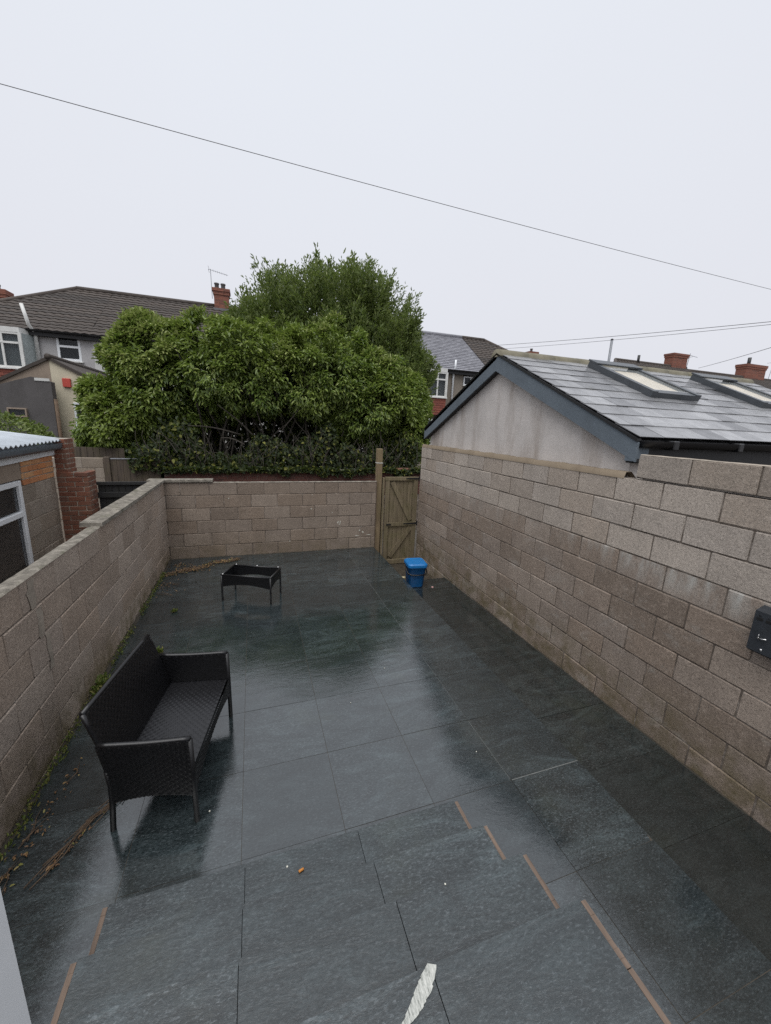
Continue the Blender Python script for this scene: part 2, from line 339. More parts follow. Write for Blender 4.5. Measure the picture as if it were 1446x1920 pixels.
class MB:
    def __init__(s): s.V = []; s.F = []
    def add(s, V, Fc):
        n = len(s.V); s.V += [tuple(v) for v in V]; s.F += [tuple(i + n for i in f) for f in Fc]; return s
    def box(s, x0, x1, y0, y1, z0, z1):
        return s.add([(x0, y0, z0), (x1, y0, z0), (x1, y1, z0), (x0, y1, z0), (x0, y0, z1), (x1, y0, z1), (x1, y1, z1), (x0, y1, z1)],
                     [(3, 2, 1, 0), (4, 5, 6, 7), (0, 1, 5, 4), (1, 2, 6, 5), (2, 3, 7, 6), (3, 0, 4, 7)])
    def hexa(s, P):        # 8 points: bottom ring, top ring
        return s.add(P, [(3, 2, 1, 0), (4, 5, 6, 7), (0, 1, 5, 4), (1, 2, 6, 5), (2, 3, 7, 6), (3, 0, 4, 7)])
    def prism(s, poly, d):  # poly: 3-D ring, d: extrusion vector
        n = len(poly); d = Vector(d); P = [Vector(p) for p in poly]; Q = [p + d for p in P]
        return s.add(P + Q, [tuple(range(n))[::-1], tuple(range(n, 2 * n))] + [(i, (i + 1) % n, n + (i + 1) % n, n + i) for i in range(n)])
    def cbox(s, x0, x1, y0, y1, z0, z1, c=0.004):
        a, b = (x0, y0, z0), (x1, y1, z1); V = []; idx = {}
        for i in range(3):
            for sx in (0, 1):
                for sy in (0, 1):
                    for sz in (0, 1):
                        sg = (sx, sy, sz); p = []
                        for k in range(3):
                            v = b[k] if sg[k] else a[k]
                            if k != i: v += -c if sg[k] else c
                            p.append(v)
                        idx[(i, sx, sy, sz)] = len(V); V.append(tuple(p))
        Fc = []
        for i in range(3):
            j, k = (i + 1) % 3, (i + 2) % 3
            for sd in (0, 1):
                q = []
                for (u, v) in ((0, 0), (1, 0), (1, 1), (0, 1)):
                    g = [0, 0, 0]; g[i] = sd; g[j] = u; g[k] = v; q.append(idx[(i, *g)])
                Fc.append(tuple(q) if sd else tuple(q[::-1]))
        for i in range(3):
            j, k = (i + 1) % 3, (i + 2) % 3
            for u in (0, 1):
                for v in (0, 1):
                    g0 = [0, 0, 0]; g1 = [0, 0, 0]; g0[j] = g1[j] = u; g0[k] = g1[k] = v; g0[i] = 0; g1[i] = 1
                    q = (idx[(j, *g0)], idx[(j, *g1)], idx[(k, *g1)], idx[(k, *g0)])
                    Fc.append(q if (u != v) else q[::-1])
        for sx in (0, 1):
            for sy in (0, 1):
                for sz in (0, 1):
                    q = (idx[(0, sx, sy, sz)], idx[(1, sx, sy, sz)], idx[(2, sx, sy, sz)])
                    Fc.append(q if (sx + sy + sz) % 2 == 1 else q[::-1])
        return s.add(V, Fc)
    def tube(s, pts, r, n=6, cap=True):
        pts = [Vector(p) for p in pts]; rs = r if isinstance(r, (list, tuple)) else [r] * len(pts); base = len(s.V)
        for i, p in enumerate(pts):
            t = (pts[min(i + 1, len(pts) - 1)] - pts[max(i - 1, 0)]).normalized()
            a = t.orthogonal().normalized() if abs(t.z) > 0.9 else Vector((0, 0, 1)).cross(t).normalized()
            b = t.cross(a)
            for k in range(n):
                th = 2 * math.pi * k / n; s.V.append(tuple(p + (a * math.cos(th) + b * math.sin(th)) * rs[i]))
        for i in range(len(pts) - 1):
            for k in range(n):
                k2 = (k + 1) % n; s.F.append((base + i * n + k, base + i * n + k2, base + (i + 1) * n + k2, base + (i + 1) * n + k))
        if cap:
            s.F.append(tuple(base + k for k in range(n))[::-1]); s.F.append(tuple(base + (len(pts) - 1) * n + k for k in range(n)))
        return s
    def lathe(s, prof, cx, cy, n=12):
        base = len(s.V)
        for (r, z) in prof:
            for k in range(n):
                th = 2 * math.pi * k / n; s.V.append((cx + r * math.cos(th), cy + r * math.sin(th), z))
        for i in range(len(prof) - 1):
            for k in range(n):
                k2 = (k + 1) % n; s.F.append((base + i * n + k, base + i * n + k2, base + (i + 1) * n + k2, base + (i + 1) * n + k))
        s.F.append(tuple(base + k for k in range(n))[::-1]); s.F.append(tuple(base + (len(prof) - 1) * n + k for k in range(n)))
        return s
    def mesh(s, name, mat, smooth=False): return mesh(name, s.V, s.F, mat, smooth)
    def build(s, name, mat, parent=None, smooth=False, local=False):
        me = s.mesh(name, mat, smooth)
        o = bpy.data.objects.new(name, me); C.objects.link(o); WL[o.name] = Vector((0, 0, 0))
        if parent is not None:
            o.parent = parent
            if not local: o.location = -WL[parent.name]
            else: WL[o.name] = WL[parent.name]
        return o

CACHE = {}
def block_mesh(kind, L, T, H, mat, var, c=0.005, jit=0.0028):
    key = (kind, round(L, 3), round(T, 3), round(H, 3), mat, var)
    if key not in CACHE:
        r = random.Random(hash((kind, round(L, 3), var)) & 0xffff); m = MB()
        m.cbox(-L / 2, L / 2, -T / 2, T / 2, -H / 2, H / 2, c + 0.002 * r.random()) if kind != 'tile' else m.box(-L / 2, L / 2, -T / 2, T / 2, -H / 2, H / 2)
        m.V = [tuple(v + r.uniform(-jit, jit) for v in p) for p in m.V]
        CACHE[key] = m.mesh(kind, mat)
    return CACHE[key]

def course_wall(parent, axis, face, inward, a0, a1, T, courses, L=0.45, gap=0.009, kind='block', mortar='mortar', c=0.005, prd=0.0025, core=True, H=0.225):
    """courses: (z_bottom, joint_phase, material[, a0, a1]); face = coordinate of the visible face, inward = +1/-1 direction away from the viewer"""
    zs = [q[0] for q in courses]
    for q in courses:
        zb, ph, mat = q[:3]; b0, b1 = (q[3], q[4]) if len(q) > 3 else (a0, a1)
        k0 = math.floor((b0 - ph) / L); js = [b0]
        for k in range(k0, k0 + int((b1 - b0) / L) + 3):
            j = ph + k * L
            if b0 + 0.04 < j < b1 - 0.04: js.append(j)
        js.append(b1)
        for u, v in zip(js[:-1], js[1:]):
            ln = v - u - gap; me = block_mesh(kind, ln, T, H - gap, mat, random.randint(0, 6), c)
            f = face + inward * (T / 2) + random.uniform(-prd, prd)
            mid = (u + v) / 2; z = zb + H / 2
            loc, rot = ((f, mid, z), math.pi / 2) if axis == 'Y' else ((mid, f, z), 0.0)
            place(kind, me, parent, loc, (random.uniform(-.004, .004), random.uniform(-.002, .002), rot + random.uniform(-.003, .003)))
    if core:
        f0, f1 = sorted((face + inward * 0.007, face + inward * (T - 0.007)))
        zt = max(zs) + H - 0.006; zb = min(zs)
        m = MB()
        m.box(f0, f1, a0 + 0.006, a1 - 0.006, zb, zt) if axis == 'Y' else m.box(a0 + 0.006, a1 - 0.006, f0, f1, zb, zt)
        m.build('mortar_core', mortar, parent)

def rough_strip(parent, name, mat, p0, p1, width_vec, height, n, amp, sd=1):
    """an uneven mortar or moss bead from p0 to p1"""
    r = random.Random(sd); m = MB(); p0, p1, wv = Vector(p0), Vector(p1), Vector(width_vec)
    ln_ = (p1 - p0).length
    for i in range(n + 1):
        t = i / n; p = p0.lerp(p1, t); q = t * ln_
        def nz(f, o): return mnoise.noise(Vector((q * f + sd * 7.7, o, 0.3)))
        h = height * (1 + amp * 1.1 * (nz(5, 0) + .6 * nz(17, 3))); ww = wv * (1 + min(amp, .25) * .35 * (nz(4, 5) + .5 * nz(13, 8)))
        m.V += [tuple(p), tuple(p + Vector((0, 0, h)) + ww * 0.12), tuple(p + ww * 0.55 + Vector((0, 0, h * (1 + amp * .5 * nz(9, 11))))), tuple(p + ww)]
    for i in range(n):
        for k in range(3): m.F.append((4 * i + k, 4 * i + k + 1, 4 * i + 5 + k, 4 * i + 4 + k))
    return m.build(name, mat, parent, True)

# ================================================================== SETTING: ground, patio, path
XL, XR, YF = -1.4162, 3.2228, 7.1881
g = MB().box(-260, 260, -60, 400, -0.9, -0.5).build('ground', 'lane_ground'); tag(g, 'wet brown earth and tarmac of the gardens and back lane', 'ground', kind='structure')
PX = [-1.41, -0.735, -0.135, 0.46, 1.055, 1.658, 2.258]
PY = [-1.165, -0.565, 0.035, 0.635, 1.235, 1.835, 2.433, 3.035, 3.635, 4.235, 4.835, 5.435, 6.035, 6.635, 7.18]
patio = MB().box(-1.412, 2.252, -1.6, 7.185, -0.5, -0.0018).build('patio', 'grout'); tag(patio, 'raised patio of dark wet slate effect tiles', 'patio', kind='structure')
def tile(parent, x0, x1, y0, y1, z, mat='tile_wet', gap=0.003, th=0.014, tilt=0.0030, extra=(0, 0), name='paving_tile'):
    m = block_mesh('tile', x1 - x0 - gap, y1 - y0 - gap, th, mat, 0, 0.0006, 0.0)
    return place(name, m, parent, ((x0 + x1) / 2, (y0 + y1) / 2, z - th / 2), (random.uniform(-tilt, tilt) + extra[0], random.uniform(-tilt, tilt) + extra[1], 0))
for i in range(len(PX) - 1):
    for j in range(len(PY) - 1):
        if PY[j] < 1.0 and -0.9 < PX[i] < 1.0: continue       # under the steps
        tile(patio, PX[i], PX[i + 1], PY[j], PY[j + 1], 0.001 * random.random(), extra=((0, 0.004) if i == 5 else (0, 0)))
MB().box(1.664, 2.252, 1.831, 1.8365, -0.004, 0.0045).build('grout_lip_line', 'grout_pale', patio)  # thin strip added for the pale lip of a raised tile, in grout colour
for j in range(5, len(PY) - 1):                                # pale grouted joint beside the outer row of tiles
    MB().box(1.657, 1.6595, PY[j] + .01, PY[j + 1] - .01, -0.012, -0.0005 + 0.001 * random.random()).build('grout_lip_line', 'grout_pale', patio)

def zpath(y): return -0.150 - 0.0165 * (y - 1.2)
pb = MB(); pb.hexa([(2.256, -1.6, -0.5), (3.218, -1.6, -0.5), (3.218, 5.88, -0.5), (2.256, 5.88, -0.5),
                    (2.256, -1.6, zpath(-1.6) - .003), (3.218, -1.6, zpath(-1.6) - .003), (3.218, 5.88, zpath(5.88) - .003), (2.256, 5.88, zpath(5.88) - .003)])
path = pb.build('path', 'grout'); tag(path, 'lower tiled path running along the block wall to the gate', 'path', kind='structure')
ys = [-1.17, -0.57, 0.03, 0.63, 1.25, 1.85, 2.44, 3.05, 3.65, 4.25, 4.85, 5.45, 5.88]
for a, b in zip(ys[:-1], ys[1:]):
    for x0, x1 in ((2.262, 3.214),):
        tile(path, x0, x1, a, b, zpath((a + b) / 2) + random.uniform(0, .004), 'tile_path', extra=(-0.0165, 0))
MB().box(2.256, 3.218, 5.885, 7.6, -0.5, -0.44).build('gate_threshold', 'grout', path)
rough_strip(path, 'moss_line', 'soil', (3.218, 5.9, zpath(5.9) - .004), (3.218, -0.5, zpath(-.5) - .004), (-0.018, 0, 0), 0.012, 260, 0.7, 4)
rough_strip(patio, 'moss_line', 'soil', (-1.414, 7.15, -0.002), (-1.414, -0.5, -0.002), (0.04, 0, 0), 0.016, 110, 0.8, 5)
rough_strip(patio, 'moss_line', 'soil', (-1.40, 7.184, -0.002), (2.24, 7.184, -0.002), (0, -0.022, 0), 0.010, 60, 0.8, 6)

# ================================================================== STEPS
ST = thing('garden_steps', 'four dark slate tiled steps with brown timber edge strips leading down to the patio', 'steps', (0.2, 1.0, 0))
SX0, SX1 = -0.715, 1.118
SZ = [0.152, 0.322, 0.512, 0.695]; SY = [1.702, 1.405, 1.110, 0.803, -1.2]
for k in range(4):
    yb = SY[k + 1]; zb = 0.0 if k == 0 else SZ[k - 1]
    MB().box(SX0 + 0.012, SX1 - 0.012, -1.15, SY[k] - 0.012, (0.004 if k == 0 else SZ[k - 1] + 0.0005), SZ[k] - 0.013).build('riser', 'tile_edge', ST)
    xs = [SX0, -0.107, 0.498, SX1]
    yy = [yb - 0.006, SY[k]] if k < 3 else [-1.14, -0.40, 0.2, SY[3]]
    for a, b in zip(xs[:-1], xs[1:]):
        for c0, c1 in zip(yy[:-1], yy[1:]):
            tile(ST, a, b, c0, c1, SZ[k] + random.uniform(-.0005, .0015), 'tile_step', 0.003, 0.012, 0.0015, name='tread_tile')
    for sx, x0, x1 in ((-1, SX0 - 0.021, SX0 - 0.001), (1, SX1 + 0.001, SX1 + 0.021)):
        ends = [yb + 0.002, SY[k] - 0.004] if k < 3 else [-1.1, 0.60, SY[3] - 0.004]
        for e0, e1 in zip(ends[:-1], ends[1:]):
            m = MB(); r = random.Random(k * 7 + sx); n = 8
            for q in range(n):
                t0, t1 = e0 + (e1 - e0) * q / n, e0 + (e1 - e0) * (q + 1) / n
                if q == n - 1: t1 -= 0.004
                dx = r.uniform(-.0015, .0015)
                m.box(x0 + min(dx, 0), x1 + max(dx, 0), t0, t1, SZ[k] - 0.05, SZ[k] - 0.003 + r.uniform(-.002, .001))
            m.build('edge_strip', 'trim_wood', ST)
SMEAR = [(0.362, 0.700), (0.398, 0.716), (0.428, 0.736), (0.455, 0.757), (0.481, 0.779), (0.503, 0.801)]
# pale paint smear across the joint of the top tread
sm = MB(); rr = random.Random(3); path_pts = SMEAR
wd = [0.008, 0.015, 0.019, 0.021, 0.020, 0.012]
V = []; NS = 26
for q in range(NS + 1):
    f = q / NS * 5; a = min(int(f), 4); t_ = f - a; px = path_pts[a][0] * (1 - t_) + path_pts[a + 1][0] * t_; py = path_pts[a][1] * (1 - t_) + path_pts[a + 1][1] * t_; ww = wd[a] * (1 - t_) + wd[a + 1] * t_
    V += [(px - ww * rr.uniform(.75, 1.15), py + ww * .5, SZ[3] + .0026), (px, py, SZ[3] + .0030), (px + ww * rr.uniform(.75, 1.15), py - ww * .5, SZ[3] + .0026)]
sm.add(V, [(3 * q + k, 3 * q + k + 1, 3 * q + k + 4, 3 * q + k + 3) for q in range(NS) for k in (0, 1)])
sm.build('paint_smear', 'paint_smear', ST)

# ================================================================== BOUNDARY WALLS
L0 = 1.3688
rw = thing('block_wall', 'tall concrete block wall beside the garage with three paler top courses', 'wall', (XR + .05, 3.3, -0.45))
cs = []
for n in range(-9, 0): cs.append((L0 + .225 * n, 0.105 if n % 2 == 0 else 0.33, 'block_old'))
for n in range(0, 3): cs.append((L0 + .225 * n, 0.037 if n % 2 == 0 else 0.262, 'block_pale'))
course_wall(rw, 'Y', XR, 1, -0.9, 7.26, 0.10, cs, mortar='mortar')
course_wall(rw, 'Y', XR - .004, 1, -0.9, 2.545, 0.10, [(L0 + .675 + 0.008, 0.30, 'block_grit')], mortar='mortar', H=0.205, prd=0.004)
rough_strip(rw, 'mortar_cap', 'mortar_pale', (XR - 0.003, -0.9, 2.254), (XR - 0.003, 2.54, 2.254), (0.10, 0, 0), 0.006, 160, 0.3, 9)
rough_strip(rw, 'mortar_fillet', 'render_ledge', (XR - 0.004, 2.66, 2.030), (XR - 0.004, 7.25, 2.022), (0.16, 0, 0), 0.06, 120, 0.14, 10)

fw = thing('block_wall', 'low concrete block wall across the end of the patio beside the wooden gate', 'wall', (0.4, YF + .05, 0))
course_wall(fw, 'X', YF, 1, XL - 0.1, 2.272, 0.10, [(-0.232 + .225 * n, -0.96 + (0 if n % 2 == 1 else .225), 'block_far') for n in range(0, 7)], mortar='mortar')
rough_strip(fw, 'mortar_cap', 'coping', (-0.66, YF - 0.004, 1.337), (2.27, YF - 0.004, 1.337), (0, 0.108, 0), 0.009, 160, 0.35, 11)
m = MB().cbox(-1.66, -0.672, YF - 0.03, YF + .15, 1.347, 1.394, 0.006); m.build('coping_slab', 'coping', fw)
pm = MB(); rr = random.Random(5)
for (cx, cz, a, b) in ((1.515, 0.545, .012, .03), (1.555, 0.555, .011, .04), (1.54, 0.50, .02, .006), (1.02, 1.10, .008, .01), (1.0, .83, .012, .012), (1.9, .26, .05, .008), (2.02, .33, .02, .02), (1.95, .37, .012, .02), (.6, .22, .01, .01), (1.4, .75, .012, .006), (2.15, .27, .06, .006), (-0.43, 1.06, .012, .018)):
    n = 9; ring = [(cx + a * math.cos(2 * math.pi * k / n) * rr.uniform(.5, 1.3), YF - 0.0045, cz + b * math.sin(2 * math.pi * k / n) * rr.uniform(.5, 1.3)) for k in range(n)]
    pm.add(ring, [tuple(range(n))])
pm.build('paint_splash', 'speck', fw)

lw = thing('block_wall', 'pale concrete block wall behind the black sofa with a broken mortar top', 'wall', (XL - .05, 3.2, 0))
course_wall(lw, 'Y', XL, -1, -0.9, YF - 0.002, 0.095, [(0.0068 + .225 * n - .225, (.166, .391)[n % 2], 'block_left') for n in range(0, 7)], mortar='mortar', gap=0.008)
rough_strip(lw, 'mortar_cap', 'coping', (XL + 0.006, -0.9, 1.352), (XL + 0.006, 4.27, 1.352), (-0.108, 0, 0), 0.010, 260, 0.25, 12)
for a, b in ((4.27, 4.86), (4.864, 5.45), (5.454, 6.05), (6.054, 6.64), (6.644, 7.155)):
    m = MB(); dz = random.uniform(-.002, .003)
    m.hexa([(XL + 0.022, a, 1.358 + dz), (XL - 0.165, a, 1.358 + dz), (XL - 0.165, b, 1.358 + dz), (XL + 0.022, b, 1.358 + dz),
            (XL + 0.018, a + .003, 1.392 + dz), (XL - 0.16, a + .003, 1.402 + dz), (XL - 0.16, b - .003, 1.402 + dz), (XL + 0.018, b - .003, 1.392 + dz)])
    m.build('coping_slab', 'coping', lw)
# cement smears on the left wall
cm = MB(); rr = random.Random(8)
for (y0, z0, z1, ww) in ((2.98, 1.335, 1.135, .055), (3.03, 1.12, 0.90, .045), (3.09, .9, .62, .03)):
    V = []; n = 8
    for i in range(n + 1):
        z = z0 + (z1 - z0) * i / n; V.append((XL + 0.0035, y0 - ww * rr.uniform(.5, 1.1), z)); V.append((XL + 0.0035, y0 + ww * rr.uniform(.5, 1.1), z))
    cm.add(V, [(2 * i, 2 * i + 2, 2 * i + 3, 2 * i + 1) for i in range(n)])
cm.build('cement_smear', 'mortar_pale', lw)

# ================================================================== GATE, POST
gp = thing('gate_post', 'weathered timber post standing taller than the gate', 'post', (2.345, 7.3, -0.5))
MB().cbox(2.288, 2.400, 7.245, 7.345, -0.5, 1.97, 0.006).build('post', 'post_wood', gp)
MB().box(2.284, 2.404, 7.241, 7.349, 1.690, 1.704).build('tie_band', 'paint_white', gp)
MB().cbox(2.272, 2.287, 7.20, 7.30, -0.1, 1.35, 0.003).build('side_batten', 'trim_wood', gp)
gt = thing('garden_gate', 'mossy ledged and braced timber garden gate at the end of the lower path', 'gate', (2.85, 7.3, -0.45))
GX0, GX1, GZ0, GZ1 = 2.490, 3.198, -0.43, 1.415
nb = 7; bw = (GX1 - GX0 - 0.02) / nb
for i in range(nb):
    x0 = GX0 + 0.01 + i * bw; d = random.uniform(-.002, .002)
    MB().cbox(x0 + .0015, x0 + bw - .0015, 7.312 + d, 7.330 + d, GZ0 + .01, GZ1 - .02, 0.003).build('board', 'gate_wood', gt)
def gbar(name, x0, x1, z0, z1, y0=7.276, y1=7.310): MB().cbox(x0, x1, y0, y1, z0, z1, 0.004).build(name, 'gate_wood', gt)
gbar('stile', GX0, GX0 + .092, GZ0, GZ1 - .075); gbar('stile', GX1 - .098, GX1, GZ0, GZ1 - .075)
gbar('rail', GX0 - .012, GX1 + .006, GZ1 - .073, GZ1, 7.272, 7.311)
gbar('rail', GX0 + .055, GX1 - .002, 0.395, 0.475, 7.268, 7.2755); gbar('rail', GX0 + .094, GX1 - .1, GZ0, GZ0 + .10)
def brace(a, b, wd=.045):
    a, b = Vector(a), Vector(b); d = (b - a).normalized(); n = Vector((0, 1, 0)).cross(d) * wd
    MB().prism([a - n, a + n, b + n, b - n], (0, 0.03, 0)).build('brace', 'gate_wood', gt)
brace((2.640, 7.281, 1.31), (3.065, 7.281, 0.51)); brace((3.085, 7.281, 0.36), (2.640, 7.281, -0.27))
for zz, x0 in ((1.385, 2.93), (0.440, 2.91)):
    h = MB(); h.prism([(x0, 7.262, zz - .010), (3.20, 7.262, zz - .02), (3.20, 7.262, zz + .02), (x0, 7.262, zz + .010)], (0, .006, 0)); h.box(3.20, 3.222, 7.257, 7.271, zz - .045, zz + .045)
    h.build('hinge', 'iron_black', gt)
MB().box(2.535, 2.635, 7.2585, 7.2675, .420, .450).build('latch', 'iron_black', gt)
MB().cbox(2.425, 2.468, 7.262, 7.335, -0.44, 1.40, .004).build('frame_post', 'gate_wood', gt)

# pale scraps and litter around the bin
for k, (x, y, a, b, rz) in enumerate(((3.07, 6.13, .10, .07, .4), (2.66, 6.50, .055, .04, .2))):
    m = MB(); r = random.Random(k); n = 7
    m.prism([(a * math.cos(2 * math.pi * i / n) * r.uniform(.7, 1.2), b * math.sin(2 * math.pi * i / n) * r.uniform(.7, 1.2), 0) for i in range(n)], (0, 0, .02 + .015 * r.random()))
    o = place('stone_chip', m.mesh('stone_chip', 'scrap_pale'), None, (x, y, -0.441), (0, 0, rz)); tag(o, ['broad flat pale stone on the ground behind the blue bin', 'pale yellow stone chip lying at the foot of the gate'][min(k, 1)], 'stone', 'pale stones by the gate')

# ================================================================== BIN
bn = thing('food_bin', 'blue plastic food waste caddy with black handle standing by the gate', 'bin', (2.545, 5.70, zpath(5.7)), -0.12)
def ring(wx, wy, z, cx=0, cy=0, rad=.06, n=5):
    P = []
    for sx, sy, a0 in ((1, -1, -90), (1, 1, 0), (-1, 1, 90), (-1, -1, 180)):
        for i in range(n + 1):
            th = math.radians(a0 + 90 * i / n); P.append((cx + sx * (wx - rad) + rad * math.cos(th), cy + sy * (wy - rad) + rad * math.sin(th), z))
    return P
def loft(rings):
    m = MB(); n = len(rings[0])
    for r_ in rings: m.V += r_
    for i in range(len(rings) - 1):
        for k in range(n): m.F.append((i * n + k, i * n + (k + 1) % n, (i + 1) * n + (k + 1) % n, (i + 1) * n + k))
    m.F.append(tuple(range(n))[::-1]); m.F.append(tuple(range((len(rings) - 1) * n, len(rings) * n))); return m
loft([ring(.118, .125, 0), ring(.125, .132, .02), ring(.150, .160, .345), ring(.158, .168, .35), ring(.158, .168, .365)]).build('body', 'bin_blue', bn, True, True)
lid = loft([ring(.166, .178, .362), ring(.170, .182, .375), ring(.168, .180, .41), ring(.150, .160, .428), ring(.138, .148, .424)]).build('lid', 'bin_lid', bn, False, True)
MB().cbox(-.05, .05, .165, .195, .37, .415, .004).build('hinge', 'bin_lid', lid, False, True)
hp = [(-.168, .0, .345), (-.172, -.06, .31), (-.165, -.135, .27), (-.12, -.182, .25), (0, -.192, .245), (.12, -.182, .25), (.165, -.135, .27), (.172, -.06, .31), (.168, .0, .345)]
MB().tube(hp, .011, 6).build('handle', 'frame_black', bn, True, True)

# ================================================================== WICKER
def weave(m, P, nu, nv, amp, thick=None):
    """P(u,v)->point,normal ; basket weave height field on a patch"""
    su, sv = nu * 2, nv * 2; base = len(m.V)
    for i in range(su + 1):
        for j in range(sv + 1):
            p, n = P(i / su, j / sv); p, n = Vector(p), Vector(n)
            if i % 2 and j % 2: h = amp if ((i // 2 + j // 2) % 2) else -amp * .2
            elif i % 2 or j % 2: h = 0.0
            else: h = -amp
            m.V.append(tuple(p + n * h))
    for i in range(su):
        for j in range(sv):
            a = base + i * (sv + 1) + j; m.F.append((a, a + sv + 1, a + sv + 2, a + 1))
SF = thing('wicker_sofa', 'black wicker two seater garden sofa without cushions', 'sofa', (-0.398, 2.141, 0.0))
SF.rotation_euler = (0, 0, math.pi / 2 - 0.172)      # local +x runs along the seat width, local +y to the back
SF['label'] = 'black wicker two seater garden sofa without cushions'
W_, D_ = 0.905, 0.47
def leg(x, pts, r=.0165):
    mm = MB()
    mm.tube([(x, y, z) for (y, z) in pts], r, 8); mm.build('leg', 'frame_black', SF, True, True)
back_curve = [(0.470, 0.0), (0.455, 0.20), (0.452, 0.32), (0.466, 0.45), (0.496, 0.597)]
def bc(z):
    for (y0, z0), (y1, z1) in zip(back_curve[:-1], back_curve[1:]):
        if z <= z1: return y0 + (y1 - y0) * (z - z0) / (z1 - z0)
    return back_curve[-1][0]
for x in (0.012, W_ - 0.012):
    leg(x, [(0.0, 0.0), (0.002, 0.3), (0.006, 0.585)]); leg(x, back_curve[:3] + [(0.462, 0.42)])
def arm_panel(x, sgn):
    m = MB(); zt = lambda v: 0.590 + 0.012 * (1 - v) ** 2 * 0 - 0.020 * math.sin(math.pi * v) * 0.35
    zb = lambda v: 0.200 + 0.028 * math.sin(math.pi * v)
    def Pn(side):
        def f(u, v):
            # u: 0 front .. 1 back ; v: 0 bottom .. 1 top
            zl, zh = zb(u), zt(u); z = zl + (zh - zl) * v; y = 0.003 + u * (bc(z) - 0.003)
            return (x + side * 0.015, y, z), (side, 0, 0)
        return f
    weave(m, Pn(1), 19, 22, 0.005); weave(m, Pn(-1), 19, 22, 0.005)
    o = m.build('arm_panel', 'wicker', SF, True, True)
    rim = MB(); rim.tube([(x, 0.003 + t * (bc(zt(t)) - 0.003), zt(t) + .002) for t in [i / 10 for i in range(11)]], .0155, 8)
    rim.tube([(x, bc(zb(1) + (0.59 - zb(1)) * t / 8), zb(1) + (0.59 - zb(1)) * t / 8) for t in range(9)], .0135, 8)
    rim.build('arm_rim', 'wicker', SF, True, True)
arm_panel(0.012, -1); arm_panel(W_ - 0.012, 1)
sb = MB()
weave(sb, lambda u, v: ((0.03 + u * (W_ - 0.06), 0.012 + v * 0.44, 0.362 - 0.006 * math.sin(math.pi * u) * math.sin(math.pi * v)), (0, 0, 1)), 42, 21, 0.0055)
sb.build('seat', 'wicker_seat', SF, True, True)
MB().box(0.03, W_ - 0.03, 0.02, 0.445, 0.30, 0.345).build('seat_frame', 'frame_black', SF, False, True)
ap = MB(); zb2 = lambda u: 0.210 + 0.075 * math.sin(math.pi * u) ** 0.8
weave(ap, lambda u, v: ((0.03 + u * (W_ - 0.06), -0.006, zb2(u) + (0.362 - zb2(u)) * v), (0, -1, 0)), 40, 8, 0.004)
ap.build('front_apron', 'wicker', SF, True, True)
ab = MB(); weave(ab, lambda u, v: ((0.03 + u * (W_ - 0.06), 0.462, zb2(u) + (0.362 - zb2(u)) * v), (0, 1, 0)), 40, 8, 0.004); ab.build('rear_apron', 'wicker', SF, True, True)
bk = MB(); yb_ = lambda v: 0.430 + 0.118 * v ** 1.15
weave(bk, lambda u, v: ((0.036 + u * (W_ - 0.075), yb_(v), 0.36 + v * 0.42), (0, -0.96, 0.27)), 40, 21, 0.0055)
weave(bk, lambda u, v: ((0.036 + u * (W_ - 0.075), yb_(v) + .028, 0.355 + v * 0.42), (0, 0.96, -0.27)), 40, 21, 0.005)
bko = bk.build('backrest', 'wicker', SF, True, True)
rm = MB(); rm.tube([(0.036 + t * (W_ - 0.075) / 8, yb_(1) + .014, 0.782) for t in range(9)], .0155, 8)
for xx in (0.036, W_ - 0.039): rm.tube([(xx, yb_(t / 6) + .014, 0.36 + .42 * t / 6) for t in range(7)], .0145, 8)
rm.build('back_rim', 'wicker', bko, True, True)

TB = thing('wicker_table', 'small black wicker coffee table missing its glass top', 'table', (-0.455, 5.312, 0.0), math.atan2(-.264, .621))
TW, TD, TH = 0.672, 0.382, 0.372
for x in (0.0, TW):
    for y in (0.0, TD): MB().tube([(x, y, 0), (x, y, TH - .004)], .013, 8).build('leg', 'frame_black', TB, True, True)
arch = lambda u: 0.205 + 0.045 * math.sin(math.pi * u)
for (x0, y0, x1, y1, nx, ny, cnt) in ((0, 0, TW, 0, 0, -1, 40), (0, TD, TW, TD, 0, 1, 40), (0, 0, 0, TD, -1, 0, 22), (TW, 0, TW, TD, 1, 0, 22)):
    m = MB()
    for s_ in (1, -1):
        weave(m, lambda u, v: ((x0 + (x1 - x0) * u + nx * .008 * s_, y0 + (y1 - y0) * u + ny * .008 * s_, arch(u) + (TH - 0.006 - arch(u)) * v), (nx * s_, ny * s_, 0)), cnt, 9, 0.0026)
    m.build('apron', 'wicker', TB, True, True)
rm = MB()
for a, b in (((0, 0), (TW, 0)), ((TW, 0), (TW, TD)), ((TW, TD), (0, TD)), ((0, TD), (0, 0))): rm.tube([(*a, TH), (*b, TH)], .0125, 8)
rm.build('top_rim', 'frame_black', TB, True, True)
for (x, y) in ((0.02, 0.0), (0.03, TD), (TW * .5, TD), (TW - .03, TD)): MB().lathe([(.008, TH + .011), (.009, TH + .016), (.005, TH + .019)], x, y, 8).build('pad', 'white_pad', TB, True, True)

